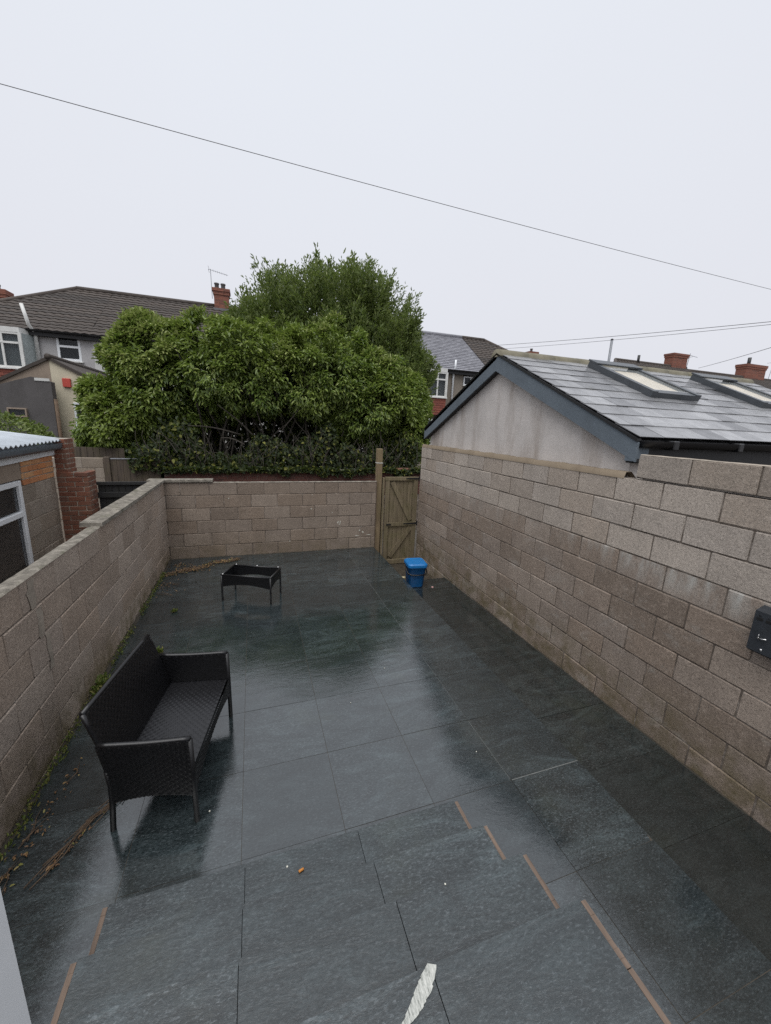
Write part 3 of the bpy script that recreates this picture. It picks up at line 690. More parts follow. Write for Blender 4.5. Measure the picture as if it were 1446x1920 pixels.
# ================================================================== CIGARETTE BOX on the wall
bx = thing('wall_box', 'dark grey metal box with two slots and a key fixed to the block wall', 'wall box', (XR - 0.045, 1.36, 1.035))
X0 = XR - 0.083
MB().hexa([(X0, 1.20, 1.043), (XR - .004, 1.20, 1.043), (XR - .004, 1.456, 1.043), (X0, 1.456, 1.043),
           (X0, 1.20, 1.320), (XR - .004, 1.20, 1.345), (XR - .004, 1.456, 1.345), (X0, 1.456, 1.320)]).build('case', 'box_grey', bx)
for y0 in (1.407, 1.358, 1.309, 1.26): MB().cbox(X0 - .0025, X0 + .004, y0, y0 + .034, 1.259, 1.278, .001).build('slot', 'hole_black', bx)
for y0 in (1.424, 1.375):
    MB().box(X0 - .002, X0 + .003, y0 - .006, y0 + .010, 1.286, 1.289).build('icon', 'hole_black', bx); MB().box(X0 - .002, X0 + .003, y0 + .004, y0 + .007, 1.289, 1.297).build('icon', 'hole_black', bx)
k = MB().tube([(X0 - .016, 1.404, 1.145), (X0, 1.404, 1.145)], .0065, 8); k.tube([(X0 - .014, 1.404, 1.145), (X0 - .017, 1.38, 1.148), (X0 - .016, 1.358, 1.156)], .004, 6); k.tube([(X0 - .014, 1.404, 1.147), (X0 - .016, 1.400, 1.172)], .003, 6)
k.build('key', 'steel', bx, True)
MB().tube([(X0 - .006, 1.378, 1.069), (X0 + .002, 1.378, 1.069)], .008, 10).build('screw', 'steel', bx, True)
MB().box(X0 + .004, XR - .006, 1.205, 1.45, 1.036, 1.0425).build('rubber_base', 'hole_black', bx)

# ================================================================== OWN DOOR at the top of the steps
dr = thing('house_door', 'white plastic house door standing open at the top of the steps', 'door', (-0.45, 0.25, 0.695))
a, b = Vector((-0.382, 0.60, 0)), Vector((-0.50, -0.22, 0)); n = Vector((0, 0, 1)).cross((b - a).normalized()) * 0.062
n = -n if n.x > 0 else n
MB().prism([(*(a)[:2], 0.72), (*(b)[:2], 0.72), (*(b + n)[:2], 0.72), (*(a + n)[:2], 0.72)], (0, 0, 2.0)).build('leaf', 'upvc', dr)
MB().cbox(-0.60, -0.50, -0.30, -0.232, 0.698, 2.82, .004).build('jamb', 'upvc', dr)

# ================================================================== GARAGE
GA = thing('garage', 'rendered garage with blue grey bargeboards and a wet slate roof', 'garage', (6.0, 4.95, -0.5))
GXw, GXe = 3.36, 8.55; YE0, YE1, YRI, ZE, ZRI = 2.64, 7.25, 4.97, 2.385, 3.445
sl0 = (ZRI - ZE) / (YRI - YE0)
gb = MB(); gb.prism([(GXw, 2.74, -0.5), (GXw, 7.16, -0.5), (GXw, 7.16, 2.36), (GXw, YRI, 3.33), (GXw, 2.74, 2.36)], (0.2, 0, 0)); gb.build('gable_wall', 'render_gable', GA)
MB().box(GXw + .2, GXe - .2, 2.745, 2.9, -0.5, 2.36).build('side_wall', 'soffit_dark', GA)
MB().box(GXw + .2, GXe - .2, 7.0, 7.155, -0.5, 2.36).build('side_wall', 'render_gable', GA)
MB().prism([(GXe - .2, 2.74, -0.5), (GXe - .2, 7.16, -0.5), (GXe - .2, 7.16, 2.36), (GXe - .2, YRI, 3.33), (GXe - .2, 2.74, 2.36)], (0.2, 0, 0)).build('gable_wall', 'render_gable', GA)
def slope_z(y): return ZE + sl0 * (y - YE0) if y < YRI else ZRI - (ZRI - ZE) * (y - YRI) / (YE1 - YRI)
# bargeboards (two boards meeting at the apex) and the black verge strip over them
bx0, bx1 = 3.262, 3.285
for (ya, yb) in ((YE0 - .02, YRI), (YE1 + .02, YRI)):
    za, zb = slope_z(ya) - .012, ZRI - .012
    MB().prism([(bx0, ya, za), (bx0, yb, zb), (bx0, yb, zb - .205), (bx0, ya, za - .178)], (bx1 - bx0, 0, 0)).build('bargeboard', 'fascia_blue', GA)
    MB().prism([(bx1, ya, za - .178), (bx1, yb, zb - .205), (bx1, yb, zb - .18), (bx1, ya, za - .15)], (GXw - bx1, 0, 0)).build('soffit', 'soffit_dark', GA)
    MB().prism([(3.25, ya, za + .002), (3.25, yb, zb + .002), (3.25, yb, zb + .030), (3.25, ya, za + .030)], (.05, 0, 0)).build('verge_trim', 'gutter_black', GA)
MB().box(bx0 + .002, GXw + .06, YE0 - .018, YE0 + .085, 2.19, 2.36).build('box_end', 'fascia_blue', GA)
MB().box(3.30, GXe, YE0 + .02, YE0 + .10, 2.17, 2.345).build('fascia', 'soffit_dark', GA)
gu = MB(); pr = [(-.055, .0), (-.05, -.04), (-.02, -.062), (.02, -.062), (.05, -.04), (.055, 0)]
gu.V = [(x, YE0 - .035 + p, 2.375 + q) for x in (3.29, GXe + .05) for p, q in pr]; gu.F = [(i, i + 1, i + 7, i + 6) for i in range(5)] + [(5, 4, 3, 2, 1, 0), (6, 7, 8, 9, 10, 11)]
gu.build('gutter', 'gutter_black', GA, True)
for x in (3.62, 4.52, 5.42, 6.32): MB().cbox(x, x + .07, YE0 - .098, YE0 + .02, 2.300, 2.384, .008).build('gutter_bracket', 'gutter_black', GA)
# slate courses
slen = math.hypot(YRI - YE0, ZRI - ZE); ang = math.atan2(ZRI - ZE, YRI - YE0); ROWS = 10; gauge = (slen - .03) / ROWS; SWD = 0.30
SK = [(4.62, 5.47, 3.66, 4.72), (6.66, 7.51, 3.62, 4.66)]
dirS = Vector((0, math.cos(ang), math.sin(ang))); nS = Vector((0, -math.sin(ang), math.cos(ang))); E0 = Vector((0, YE0 - .02, ZE + .012))
for r_ in range(ROWS):
    x = 3.275 - (SWD / 2 if r_ % 2 else 0)
    while x < GXe + .04:
        x0, x1 = max(x, 3.275), min(x + SWD, GXe + .05); x += SWD
        if x1 - x0 < .05: continue
        ln = gauge + 0.06; cpt = E0 + dirS * (r_ * gauge + ln / 2) + nS * (.010 + random.uniform(-.001, .002)); cy = cpt.y
        if any(a + .06 < (x0 + x1) / 2 < b - .06 and c + .2 < cy < d - .15 for a, b, c, d in SK): continue
        me = block_mesh('slate', x1 - x0 - .004, ln, .008, 'slate_wet', 0, .001, 0)
        place('slate', me, GA, ((x0 + x1) / 2, cpt.y, cpt.z), (ang - 0.031 + random.uniform(-.003, .003), random.uniform(-.003, .003), 0))
under = MB(); under.prism([(3.29, YE0, ZE - .005), (3.29, YRI, ZRI - .005), (3.29, YRI, ZRI - .06), (3.29, YE0, ZE - .06)], (GXe - 3.29, 0, 0)); under.build('roof_deck', 'soffit_dark', GA)
MB().prism([(3.262, YE1, ZE + .01), (3.262, YRI, ZRI + .012), (3.262, YRI, ZRI - .06), (3.262, YE1, ZE - .05)], (GXe - 3.22, 0, 0)).build('rear_slope', 'roof_slate', GA)
xr = 3.25; i = 0
while xr < GXe:
    x1 = min(xr + .46, GXe + .06); m = MB(); dz = random.uniform(-.004, .006)
    ringv = []
    for xx in (xr, x1 - .006):
        for th in range(0, 181, 30): ringv.append((xx, YRI + .125 * math.cos(math.radians(th)), ZRI - .035 + dz + .105 * math.sin(math.radians(th))))
    m.add(ringv, [(k, k + 1, k + 8, k + 7) for k in range(6)] + [(6, 5, 4, 3, 2, 1, 0), (7, 8, 9, 10, 11, 12, 13)]); m.build('ridge_tile', 'ridge_moss', GA, True); xr = x1
def on_roof(x, y, h): p = Vector((x, y, slope_z(y) + .02)); return p + nS * h
for (a, b, c, d) in SK:
    def bar(name, pts, h0, h1, mat):
        P = [on_roof(*p, h0) for p in pts] + [on_roof(*p, h1) for p in pts]; return MB().hexa(P).build(name, mat, S)
    S = MB().hexa([on_roof(a, c, -.03), on_roof(b, c, -.03), on_roof(b, d, -.03), on_roof(a, d, -.03), on_roof(a, c, .015), on_roof(b, c, .015), on_roof(b, d, .015), on_roof(a, d, .015)]).build('skylight', 'lead', GA)
    WL[S.name] = Vector((0, 0, 0))
    bar('frame', [(a, c), (a + .085, c), (a + .085, d), (a, d)], .0155, .095, 'skylight_frame'); bar('frame', [(b - .085, c), (b, c), (b, d), (b - .085, d)], .0155, .095, 'skylight_frame')
    bar('frame', [(a + .086, c), (b - .086, c), (b - .086, c + .085), (a + .086, c + .085)], .0155, .082, 'skylight_frame'); bar('frame', [(a - .004, d - .15), (b + .004, d - .15), (b + .004, d + .02), (a - .004, d + .02)], .0965, .118, 'skylight_frame')
    bar('blind', [(a + .086, c + .086), (b - .086, c + .086), (b - .086, d - .16), (a + .086, d - .16)], .017, .045, 'board_cream')
    bar('pane', [(a + .086, c + .086), (b - .086, c + .086), (b - .086, d - .151), (a + .086, d - .151)], .066, .074, 'glass_clear')
    bar('sash_bar', [(a + .10, c + .087), (b - .10, c + .087), (b - .10, c + .105), (a + .10, c + .105)], .0745, .084, 'steel')

# ================================================================== NEIGHBOUR EXTENSION (left)
NE = thing('house_extension', 'single storey block extension with corrugated roof and white window', 'extension', (-4.2, 5.5, -0.5))
XE = -2.84
course_wall(NE, 'Y', XE, -1, 6.165, 7.09, 0.1, [(1.455 - .234 * (k + 1), (.2, .43)[k % 2], 'block_neigh') for k in range(8)], mortar='mortar_pale', H=.234)
MB().box(XE - .1, XE - .002, 2.0, 6.16, -0.5, .405).build('wall', 'render_tan', NE)
MB().box(XE - .1, XE - .003, 2.0, 6.20, 1.555, 1.80).build('lintel', 'render_tan', NE)
course_wall(NE, 'Y', XE, -1, 6.22, 7.09, 0.1, [(1.456 + .082 * k, (.05, .17)[k % 2], 'brick_orange') for k in range(4)], L=.235, gap=.011, kind='brick', mortar='mortar_pale', H=.082)
fr = MB()
fr.cbox(XE - .06, XE + .012, 6.085, 6.150, .41, 1.540, .006); fr.cbox(XE - .06, XE + .012, 2.2, 6.085, 1.475, 1.540, .006); fr.cbox(XE - .06, XE + .016, 2.2, 6.085, 1.075, 1.150, .01); fr.cbox(XE - .06, XE + .012, 5.0, 5.06, .41, 1.475, .006)
win = fr.build('window', 'upvc', NE); 
MB().box(XE - .03, XE - .022, 2.2, 6.085, .41, 1.475).build('pane', 'glass', win); MB().box(XE - .6, XE - .5, 2.2, 6.3, .3, 1.6).build('room', 'room_dark', win)
MB().hexa([(XE - .02, 2.0, 1.70), (XE + .03, 2.0, 1.70), (XE + .03, 7.10, 1.79), (XE - .02, 7.10, 1.79), (XE - .02, 2.0, 1.81), (XE + .03, 2.0, 1.81), (XE + .03, 7.10, 1.895), (XE - .02, 7.10, 1.895)]).build('fascia', 'upvc', NE)
g_ = MB(); g_.V = [(XE + .085 + p * 1.05, y, zz + q * 1.5) for y, zz in ((2.0, 1.905), (7.12, 1.965)) for p, q in pr]; g_.F = [(i + 6, i + 7, i + 1, i) for i in range(5)] + [(0, 1, 2, 3, 4, 5), (11, 10, 9, 8, 7, 6)]
g_.build('gutter', 'gutter_grey', NE, True)
cr = MB(); NCR = 260; y0c, y1c = 2.0, 7.26
for i in range(NCR + 1):
    y = y0c + (y1c - y0c) * i / NCR; ph = math.sin(2 * math.pi * y / 0.105) * .017; zz = .012 * (y - 7.2)
    for xx, z in ((XE + .13, 2.005), (XE - 2.6, 2.33)): cr.V.append((xx, y, z + zz + ph)); cr.V.append((xx, y, z + zz + ph - .004))
for i in range(NCR):
    a = 4 * i; cr.F += [(a, a + 2, a + 6, a + 4), (a + 1, a + 5, a + 7, a + 3), (a, a + 4, a + 5, a + 1), (a + 2, a + 3, a + 7, a + 6)]
cr.build('corrugated_roof', 'corrugated', NE, True)
MB().box(XE - 2.6, XE - .1, 6.99, 7.09, -.5, 1.93).build('wall', 'render_tan', NE)

# brick pier at the neighbour's rear boundary
BP = thing('brick_pier', 'stepped red brick pier at the end of the neighbouring extension', 'brick pier', (-2.62, 7.2, -0.5))
def brick_stack(parent, x0, x1, y0, y1, z0, z1, mat, hb=.075, L=.225):
    nrow = int(round((z1 - z0) / hb))
    for k in range(nrow):
        z = z0 + hb * k; ph = (0, L / 2)[k % 2]
        for face, inn in ((y0, 1),):
            js = [x0] + [x0 + ph + L * q for q in range(0, 6) if x0 + .05 < x0 + ph + L * q < x1 - .05] + [x1]
            for u, v in zip(js[:-1], js[1:]):
                place('brick', block_mesh('brick', v - u - .011, .102, hb - .011, mat, random.randint(0, 2), .004, .003), parent, ((u + v) / 2, face + .051 + random.uniform(-.004, .004), z + hb / 2), (0, 0, random.uniform(-.012, .012)))
        js = [y0 + .106, y0 + .106 + (L if k % 2 else L * .5)]; js = [q for q in js if q < y1 - .05] + [y1]
        for u, v in zip(js[:-1], js[1:]):
            place('brick', block_mesh('brick', v - u - .011, .102, hb - .011, mat, random.randint(0, 2), .004, .003), parent, (x1 - .051 + random.uniform(-.004, .004), (u + v) / 2, z + hb / 2), (0, 0, math.pi / 2 + random.uniform(-.012, .012)))
    MB().box(x0 + .006, x1 - .008, y0 + .008, y1 - .006, z0, z1 - .006).build('mortar_core', 'mortar_pale', parent)
brick_stack(BP, -2.835, -2.425, 7.10, 7.42, -0.5, 1.50, 'brick_red')
brick_stack(BP, -2.832, -2.665, 7.11, 7.40, 1.502, 2.03, 'brick_red')
rough_strip(BP, 'mortar_cap', 'coping', (-2.66, 7.10, 1.492), (-2.428, 7.10, 1.492), (0, .3, 0), .02, 14, .8, 21)

BG = thing('black_gate', 'black painted boarded gate beside the brick pier', 'gate', (-2.1, 7.5, -0.5))
for i in range(9):
    x0 = -2.44 + i * .098; MB().cbox(x0 + .002, x0 + .096, 7.48, 7.50, -.45, 1.30 + random.uniform(-.006, .006), .003).build('board', 'black_wood', BG)
for z0, z1 in ((1.27, 1.325), (1.06, 1.15), (.1, .2)): MB().cbox(-2.45, -1.56, 7.445, 7.478, z0, z1, .004).build('rail', 'black_wood', BG)
MB().cbox(-2.55, -2.465, 7.44, 7.52, -.5, 1.34, .005).build('gate_post', 'black_wood', BG)

# ================================================================== BEYOND THE LANE: walls, fences
OW = thing('brick_wall', 'dark red brick wall under the overgrown hedge across the lane', 'wall', (3.0, 10.05, -0.5))
m = MB(); r = random.Random(4)
for k in range(23):
    z = -0.5 + .075 * k
    if z < 0.55: continue
    x = -1.95 + (.1125 if k % 2 else 0)
    while x < 8.4:
        d = r.uniform(-.004, .004); m.box(x + .005, x + .220, 10.0 + d, 10.1, z + .005, z + .070); x += .225
o = m.build('brick_courses', 'brick_dark', OW); o['kind'] = 'stuff'
MB().box(-1.95, 8.5, 10.008, 10.22, -0.5, 1.225).build('mortar_core', 'mortar', OW)
MB().cbox(3.45, 8.5, 9.97, 10.25, 1.232, 1.272, .01).build('coping_slab', 'brick_red', OW)

BW = thing('block_wall', 'short grey block wall across the lane next to a boarded gate', 'wall', (-4.2, 10.05, -0.5))
course_wall(BW, 'X', 10.0, 1, -5.6, -3.10, .1, [(1.48 - .225 * (k + 1), (.1, .325)[k % 2], 'block_neigh') for k in range(9)], mortar='mortar')
LG = thing('board_gate', 'brown boarded lane gate with a pale top rail', 'gate', (-2.5, 10.0, -.5))
MB().cbox(-3.09, -2.98, 9.96, 10.06, -.5, 1.50, .006).build('gate_post', 'fence_wood', LG)
for i in range(8): MB().cbox(-2.975 + i * .12, -2.858 + i * .12, 10.0, 10.02, -.45, 1.44 + random.uniform(-.01, .006), .003).build('board', 'fence_wood', LG)
MB().cbox(-2.97, -2.02, 9.985, 10.035, 1.450, 1.472, .003).build('top_rail', 'galv', LG)
FN = thing('board_fence', 'brown timber fence rising behind the grey block wall', 'fence', (-4.6, 10.8, -.5))
for i in range(24): MB().cbox(-5.9 + i * .125, -5.78 + i * .125, 10.8, 10.82, -.5, 1.64 + random.uniform(-.02, .02), .003).build('board', 'fence_wood', FN)

# ================================================================== TERRACE HOUSES
YT, YR, ZEV, ZRG = 20.0, 23.5, 5.58, 8.02
def roof_rows(parent, name, x0, x1, y0, z0, y1, z1, mat, rows, roll=0.0, pitch=.30, hipL=0.0, hipR=0.0, step=.03):
    """a slope of overlapping courses; hipL/hipR: how far each end runs in by the ridge"""
    m = MB(); v = Vector((0, y1 - y0, z1 - z0)); nn = Vector((0, -(z1 - z0), (y1 - y0))).normalized()
    for k in range(rows):
        t0, t1 = k / rows, (k + 1) / rows + .15 / rows; xa, xb = x0 + hipL * min(1, (k + .5) / rows), x1 - hipR * min(1, (k + .5) / rows)
        if roll > 0:
            st = pitch / 4; n = max(2, int((xb - xa) / st)); base = len(m.V); ph0 = random.uniform(-.015, .015)
            for i in range(n + 1):
                x = xa + (xb - xa) * i / n; c = (math.floor(x / st) % 4); h = roll if c == 0 else (roll * .55 if c in (1, 3) else 0)
                lo = Vector((x + ph0, y0, z0)) + v * t0; hi = Vector((x + ph0, y0, z0)) + v * min(t1, 1.0)
                m.V += [tuple(lo + nn * h - nn * .02), tuple(lo + nn * (h + step)), tuple(hi + nn * h)]
            for i in range(n):
                a = base + 3 * i; m.F += [(a, a + 3, a + 4, a + 1), (a + 1, a + 4, a + 5, a + 2)]
        else:
            x = xa - (pitch / 2 if k % 2 else 0)
            while x < xb:
                u, w_ = max(x, xa), min(x + pitch, xb); x += pitch
                if w_ - u < .03: continue
                e = random.uniform(0, .006); base = len(m.V)
                for xx in (u + .004, w_ - .004):
                    lo = Vector((xx, y0, z0)) + v * t0; hi = Vector((xx, y0, z0)) + v * min(t1, 1.0)
                    m.V += [tuple(lo - nn * .01), tuple(lo + nn * (step + e)), tuple(hi + nn * e)]
                m.F += [(base, base + 3, base + 4, base + 1), (base + 1, base + 4, base + 5, base + 2)]
    o = m.build(name, mat, parent); o['kind'] = 'stuff'; return o
def window(parent, x0, x1, z0, z1, y, mull=(), trans=(), back='room_dark', fw=.06, frame='upvc', sill=True):
    f = MB(); f.cbox(x0, x0 + fw, y - .05, y + .04, z0, z1, .006); f.cbox(x1 - fw, x1, y - .05, y + .04, z0, z1, .006)
    f.cbox(x0 + fw, x1 - fw, y - .05, y + .04, z1 - fw, z1, .006); f.cbox(x0 + fw, x1 - fw, y - .05, y + .04, z0, z0 + fw, .006)
    zz = [z0 + fw] + [z1 - fw]
    for u in mull: f.cbox(u - fw * .5, u + fw * .5, y - .045, y + .03, z0 + fw, z1 - fw, .005)
    for u in trans: f.cbox(x0 + fw, x1 - fw, y - .055, y + .03, u - fw * .5, u + fw * .5, .005)
    w_ = f.build('window', frame, parent)
    MB().box(x0 + fw * .5, x1 - fw * .5, y - .012, y - .004, z0 + fw * .5, z1 - fw * .5).build('pane', 'glass', w_)
    MB().box(x0 + .02, x1 - .02, y + .09, y + .10, z0 + .02, z1 - .02).build('blind' if back != 'room_dark' else 'room', back, w_)
    if sill: MB().cbox(x0 - .06, x1 + .06, y - .14, y - .01, z0 - .06, z0 - .002, .01).build('sill', 'upvc_old', w_)
    return w_
def wall_hole(parent, x0, x1, z0, z1, y, mat, holes, th=.25):
    """front wall with real openings"""
    xs = sorted({x0, x1, *[h[0] for h in holes], *[h[1] for h in holes]}); zs = sorted({z0, z1, *[h[2] for h in holes], *[h[3] for h in holes]}); m = MB()
    for a, b in zip(xs[:-1], xs[1:]):
        run = None
        for c, d in zip(zs[:-1], zs[1:]):
            mx_, mz_ = (a + b) / 2, (c + d) / 2; solid = not any(h[0] < mx_ < h[1] and h[2] < mz_ < h[3] for h in holes)
            if solid: run = (run[0], d) if run else (c, d)
            else:
                if run: m.box(a, b, y, y + th, *run); run = None
        if run: m.box(a, b, y, y + th, *run)
    return m.build('wall', mat, parent)
def gutter_run(parent, x0, x1, y, z, mat='soffit_dark'):
    m = MB(); m.V = [(x, y + p, z + q) for x in (x0, x1) for p, q in pr]; m.F = [(i, i + 1, i + 7, i + 6) for i in range(5)] + [(5, 4, 3, 2, 1, 0), (6, 7, 8, 9, 10, 11)]
    m.build('gutter', mat, parent, True); MB().box(x0, x1, y + .07, y + .32, z - .2, z + .01).build('fascia', mat, parent)
def chimney(parent, x, y, z0, z1, wx=.62, wy=.55, pots=2, ant=True, mat='brick_stack', sd=0):
    r = random.Random(sd); m = MB(); k = 0; z = z0
    while z < z1 - .01:
        e = 0.0 if z < z1 - .33 else (.04 if z < z1 - .22 else .075)
        for f_ in range(2):
            for i in range(3):
                u0, u1 = -wx / 2 - e + (wx + 2 * e) * i / 3, -wx / 2 - e + (wx + 2 * e) * (i + 1) / 3
                m.box(x + u0 + .004, x + u1 - .004, y - wy / 2 - e + (wy + 2 * e) * f_ / 2 + .004, y - wy / 2 - e + (wy + 2 * e) * (f_ + 1) / 2 - .004, z + .004, z + .070)
        z += .075
    st_ = m.build('chimney', mat, parent); MB().box(x - wx / 2 + .01, x + wx / 2 - .01, y - wy / 2 + .01, y + wy / 2 - .01, z0, z1).build('mortar_core', 'mortar', st_)
    MB().box(x - wx / 2 - .05, x + wx / 2 + .05, y - wy / 2 - .05, y + wy / 2 + .05, z0 - .25, z0 + .04).build('flashing', 'lead', st_)
    for i in range(pots):
        px = x + (i - (pots - 1) / 2) * .3 - .06; MB().lathe([(.12, z1), (.105, z1 + .05), (.10, z1 + .22), (.125, z1 + .25), (.12, z1 + .30)], px, y, 10).build('chimney_pot', 'render_dark', st_, True)
    if ant:
        m = MB(); ax = x - wx / 2 - .08; m.tube([(ax, y - .2, z1 - .5), (ax - .02, y - .2, z1 + .85)], .014, 5); m.tube([(ax - .12, y - .2, z1 + .83), (ax + .78, y - .25, z1 + .66)], .010, 5)
        for q in range(7): cx = ax + .1 + .1 * q; m.tube([(cx, y - .38, z1 + .79 - .019 * q), (cx, y - .06, z1 + .79 - .019 * q)], .005, 4)
        m.tube([(ax - .1, y - .45, z1 + .9), (ax - .1, y + .05, z1 + .9)], .007, 4); m.tube([(ax - .1, y - .45, z1 + .75), (ax - .1, y + .05, z1 + .75)], .007, 4)
        m.build('aerial', 'galv', st_)
    return st_
def house(name, label, x0, x1, wallmat, roofmat, hipL=0, hipR=0, holes=(), roll=.035, rows=17, pitch=.3, z0=-.5, zr=ZRG):
    H_ = thing(name, label, 'house', ((x0 + x1) / 2, 22, z0))
    wall_hole(H_, x0, x1, z0, ZEV, YT, wallmat, list(holes))
    MB().box(x0, x1, YT + .26, 2 * YR - YT, z0, ZEV - .05).build('core', 'room_dark', H_) if False else None
    MB().box(x0, x0 + .2, YT + .26, 2 * YR - YT, z0, ZEV).build('wall', wallmat, H_); MB().box(x1 - .2, x1, YT + .26, 2 * YR - YT, z0, ZEV).build('wall', wallmat, H_)
    ex0, ex1 = (x0 - .25 if hipL else x0), (x1 + .25 if hipR else x1)
    roof_rows(H_, 'roof_tiles', ex0, ex1, YT - .28, ZEV - .1, YR, zr, roofmat, rows, roll, pitch, hipL, hipR)
    rb = MB(); P = [(ex0 + .02, YT - .25, ZEV - .15), (ex1 - .02, YT - .25, ZEV - .15), (ex1 - hipR - .02, YR, zr - .06), (ex0 + hipL + .02, YR, zr - .06), (ex0 + .02, 2 * YR - YT, ZEV - .15), (ex1 - .02, 2 * YR - YT, ZEV - .15)]
    rb.add(P, [(0, 1, 2, 3), (3, 2, 5, 4), (0, 3, 4), (1, 5, 2), (0, 4, 5, 1)]); rb.build('roof', roofmat, H_)
    rt = MB(); rt.tube([(ex0 + hipL, YR, zr + .02), (ex1 - hipR, YR, zr + .02)], .12, 8)
    if hipL: rt.tube([(ex0 + hipL, YR, zr + .02), (ex0, YT - .25, ZEV - .08)], .10, 8)
    if hipR: rt.tube([(ex1 - hipR, YR, zr + .02), (ex1, YT - .25, ZEV - .08)], .10, 8)
    rt.build('ridge_tiles', roofmat, H_, True)
    gutter_run(H_, ex0, ex1, YT - .30, ZEV - .09)
    return H_
def bay(parent, x0, x1, zs, zt, hung, sp=.25, mat_w='upvc_old', back='curtain', depth=.6):
    y = YT - depth; b = MB()
    b.prism([(x0, YT + .1, zs - .9), (x0 + sp, y, zs - .9), (x1 - sp, y, zs - .9), (x1, YT + .1, zs - .9)], (0, 0, .86)); pb_ = b.build('bay_panel', hung, parent)
    m = MB(); nrow = 7
    for k in range(nrow):
        za = zs - .9 + .86 * k / nrow; zb_ = za + .86 / nrow + .01; x = x0 + sp - (.08 if k % 2 else 0)
        while x < x1 - sp:
            u, v = max(x, x0 + sp), min(x + .165, x1 - sp); x += .165
            if v - u > .02: m.add([(u + .003, y - .022, za), (v - .003, y - .022, za), (v - .003, y - .006, zb_), (u + .003, y - .006, zb_)], [(0, 1, 2, 3)])
    q = m.build('hung_tiles', 'tile_hung', pb_); q['kind'] = 'stuff'
    MB().prism([(x0 - .05, YT, zs - .04), (x0 + sp - .05, y - .08, zs - .04), (x1 - sp + .05, y - .08, zs - .04), (x1 + .05, YT, zs - .04)], (0, 0, .05)).build('bay_sill', mat_w, parent)
    MB().prism([(x0, YT, zt), (x0 + sp, y, zt), (x1 - sp, y, zt), (x1, YT, zt)], (0, 0, ZEV - zt - .12)).build('bay_head', mat_w, parent)
    n3 = 3 if x1 - x0 > 1.6 else 2
    window(parent, x0 + sp, x1 - sp, zs + .01, zt, y + .06, [x0 + sp + (x1 - x0 - 2 * sp) * k / n3 for k in range(1, n3)], [zt - (zt - zs) * .29], back, .075, mat_w, False)
    for s_, xa, xb in ((0, x0, x0 + sp), (1, x1, x1 - sp)):
        f = MB()
        for t in (0.04, .96):
            cx, cy = xa + (xb - xa) * t, YT + (y - YT) * t; f.box(cx - .035, cx + .035, cy - .035, cy + .035, zs + .01, zt)
        wd_ = f.build('side_window', mat_w, parent)
        MB().prism([(xa + .01, YT, zs + .02), (xb, y + .04, zs + .02), (xb + .012, y + .05, zs + .02), (xa + .022, YT + .01, zs + .02)], (0, 0, zt - zs - .02)).build('pane', 'curtain', wd_)

H1 = house('terraced_house', 'end terraced house of grey pebbledash with hipped brown tiled roof and bay window', -11.3, -6.10, 'render_dash', 'roof_brown', hipL=4.0, holes=[(-7.33, -6.53, 4.46, 5.52), (-10.3, -8.15, 3.0, 5.3)])
window(H1, -7.33, -6.53, 4.46, 5.52, YT + .04, (), (5.0,), 'room_dark', .085)
bay(H1, -10.2, -8.02, 3.98, 5.28, 'brick_red', .22, back='blind')
pp = MB(); pp.tube([(-7.93, YT - .12, 3.2), (-7.93, YT - .12, 5.38), (-7.99, YT - .40, 5.62), (-8.12, YT - .42, 6.35)], .062, 8); pp.build('soil_pipe', 'upvc_old', H1, True)
MB().box(-7.72, -7.5, YT - .02, YT, 5.32, 5.44).build('air_vent', 'soffit_dark', H1)
chimney(H1, -11.35, 25.2, 6.6, 7.9, .9, .6, 2, False, sd=1)
H2 = house('terraced_house', 'white rendered terraced house behind the big bush with a brick chimney', -6.10, -0.75, 'render_white', 'roof_brown', holes=[(-5.45, -4.3, 4.3, 5.4)])
window(H2, -5.45, -4.3, 4.3, 5.4, YT + .04, (-4.9,), (5.1,), 'curtain', .08)
chimney(H2, -1.28, 23.45, 7.85, 8.82, .70, .6, 2, True, sd=2)
H3 = house('terraced_house', 'brown roofed terraced house hidden behind the tall evergreen tree', -0.75, 3.6, 'render_dash', 'roof_brown', holes=[(1.0, 2.0, 4.2, 5.3)]); window(H3, 1.0, 2.0, 4.2, 5.3, YT + .04)
H4 = house('terraced_house', 'slate roofed terraced house mostly hidden behind the tall evergreen tree', 3.6, 7.9, 'render_white', 'roof_slate', holes=[(5.0, 6.0, 4.2, 5.3)], roll=0, rows=20, pitch=.28); window(H4, 5.0, 6.0, 4.2, 5.3, YT + .04)
H5 = house('terraced_house', 'terraced house with grey slate roof and bay over red hung tiles', 7.9, 12.7, 'render_brown', 'roof_slate', holes=[(8.3, 10.05, 3.9, 5.25), (11.1, 12.0, 4.75, 5.3), (8.3, 10.0, .5, 2.9)], roll=0, rows=22, pitch=.28)
bay(H5, 8.05, 10.05, 3.99, 5.27, 'tile_hung', .22)
window(H5, 11.15, 12.0, 4.78, 5.25, YT + .04, (11.6,), (), 'room_dark', .06)
window(H5, 8.35, 9.95, .8, 2.85, YT - .55, (9.1,), (2.3,), 'curtain', .08, sill=False)
MB().prism([(8.05, YT + .1, -.5), (8.27, YT - .6, -.5), (9.83, YT - .6, -.5), (10.05, YT + .1, -.5)], (0, 0, 1.25)).build('bay_base', 'render_brown', H5)
MB().tube([(10.45, YT - .1, 0), (10.45, YT - .1, 5.35), (10.45, YT - .25, 5.6), (10.45, YT - .25, 6.0)], .05, 8).build('downpipe', 'upvc', H5, True)
H6 = house('terraced_house', 'end terraced house with hipped dark brown tiled roof behind the garage', 12.7, 17.9, 'render_brown', 'roof_brown', hipR=3.8)
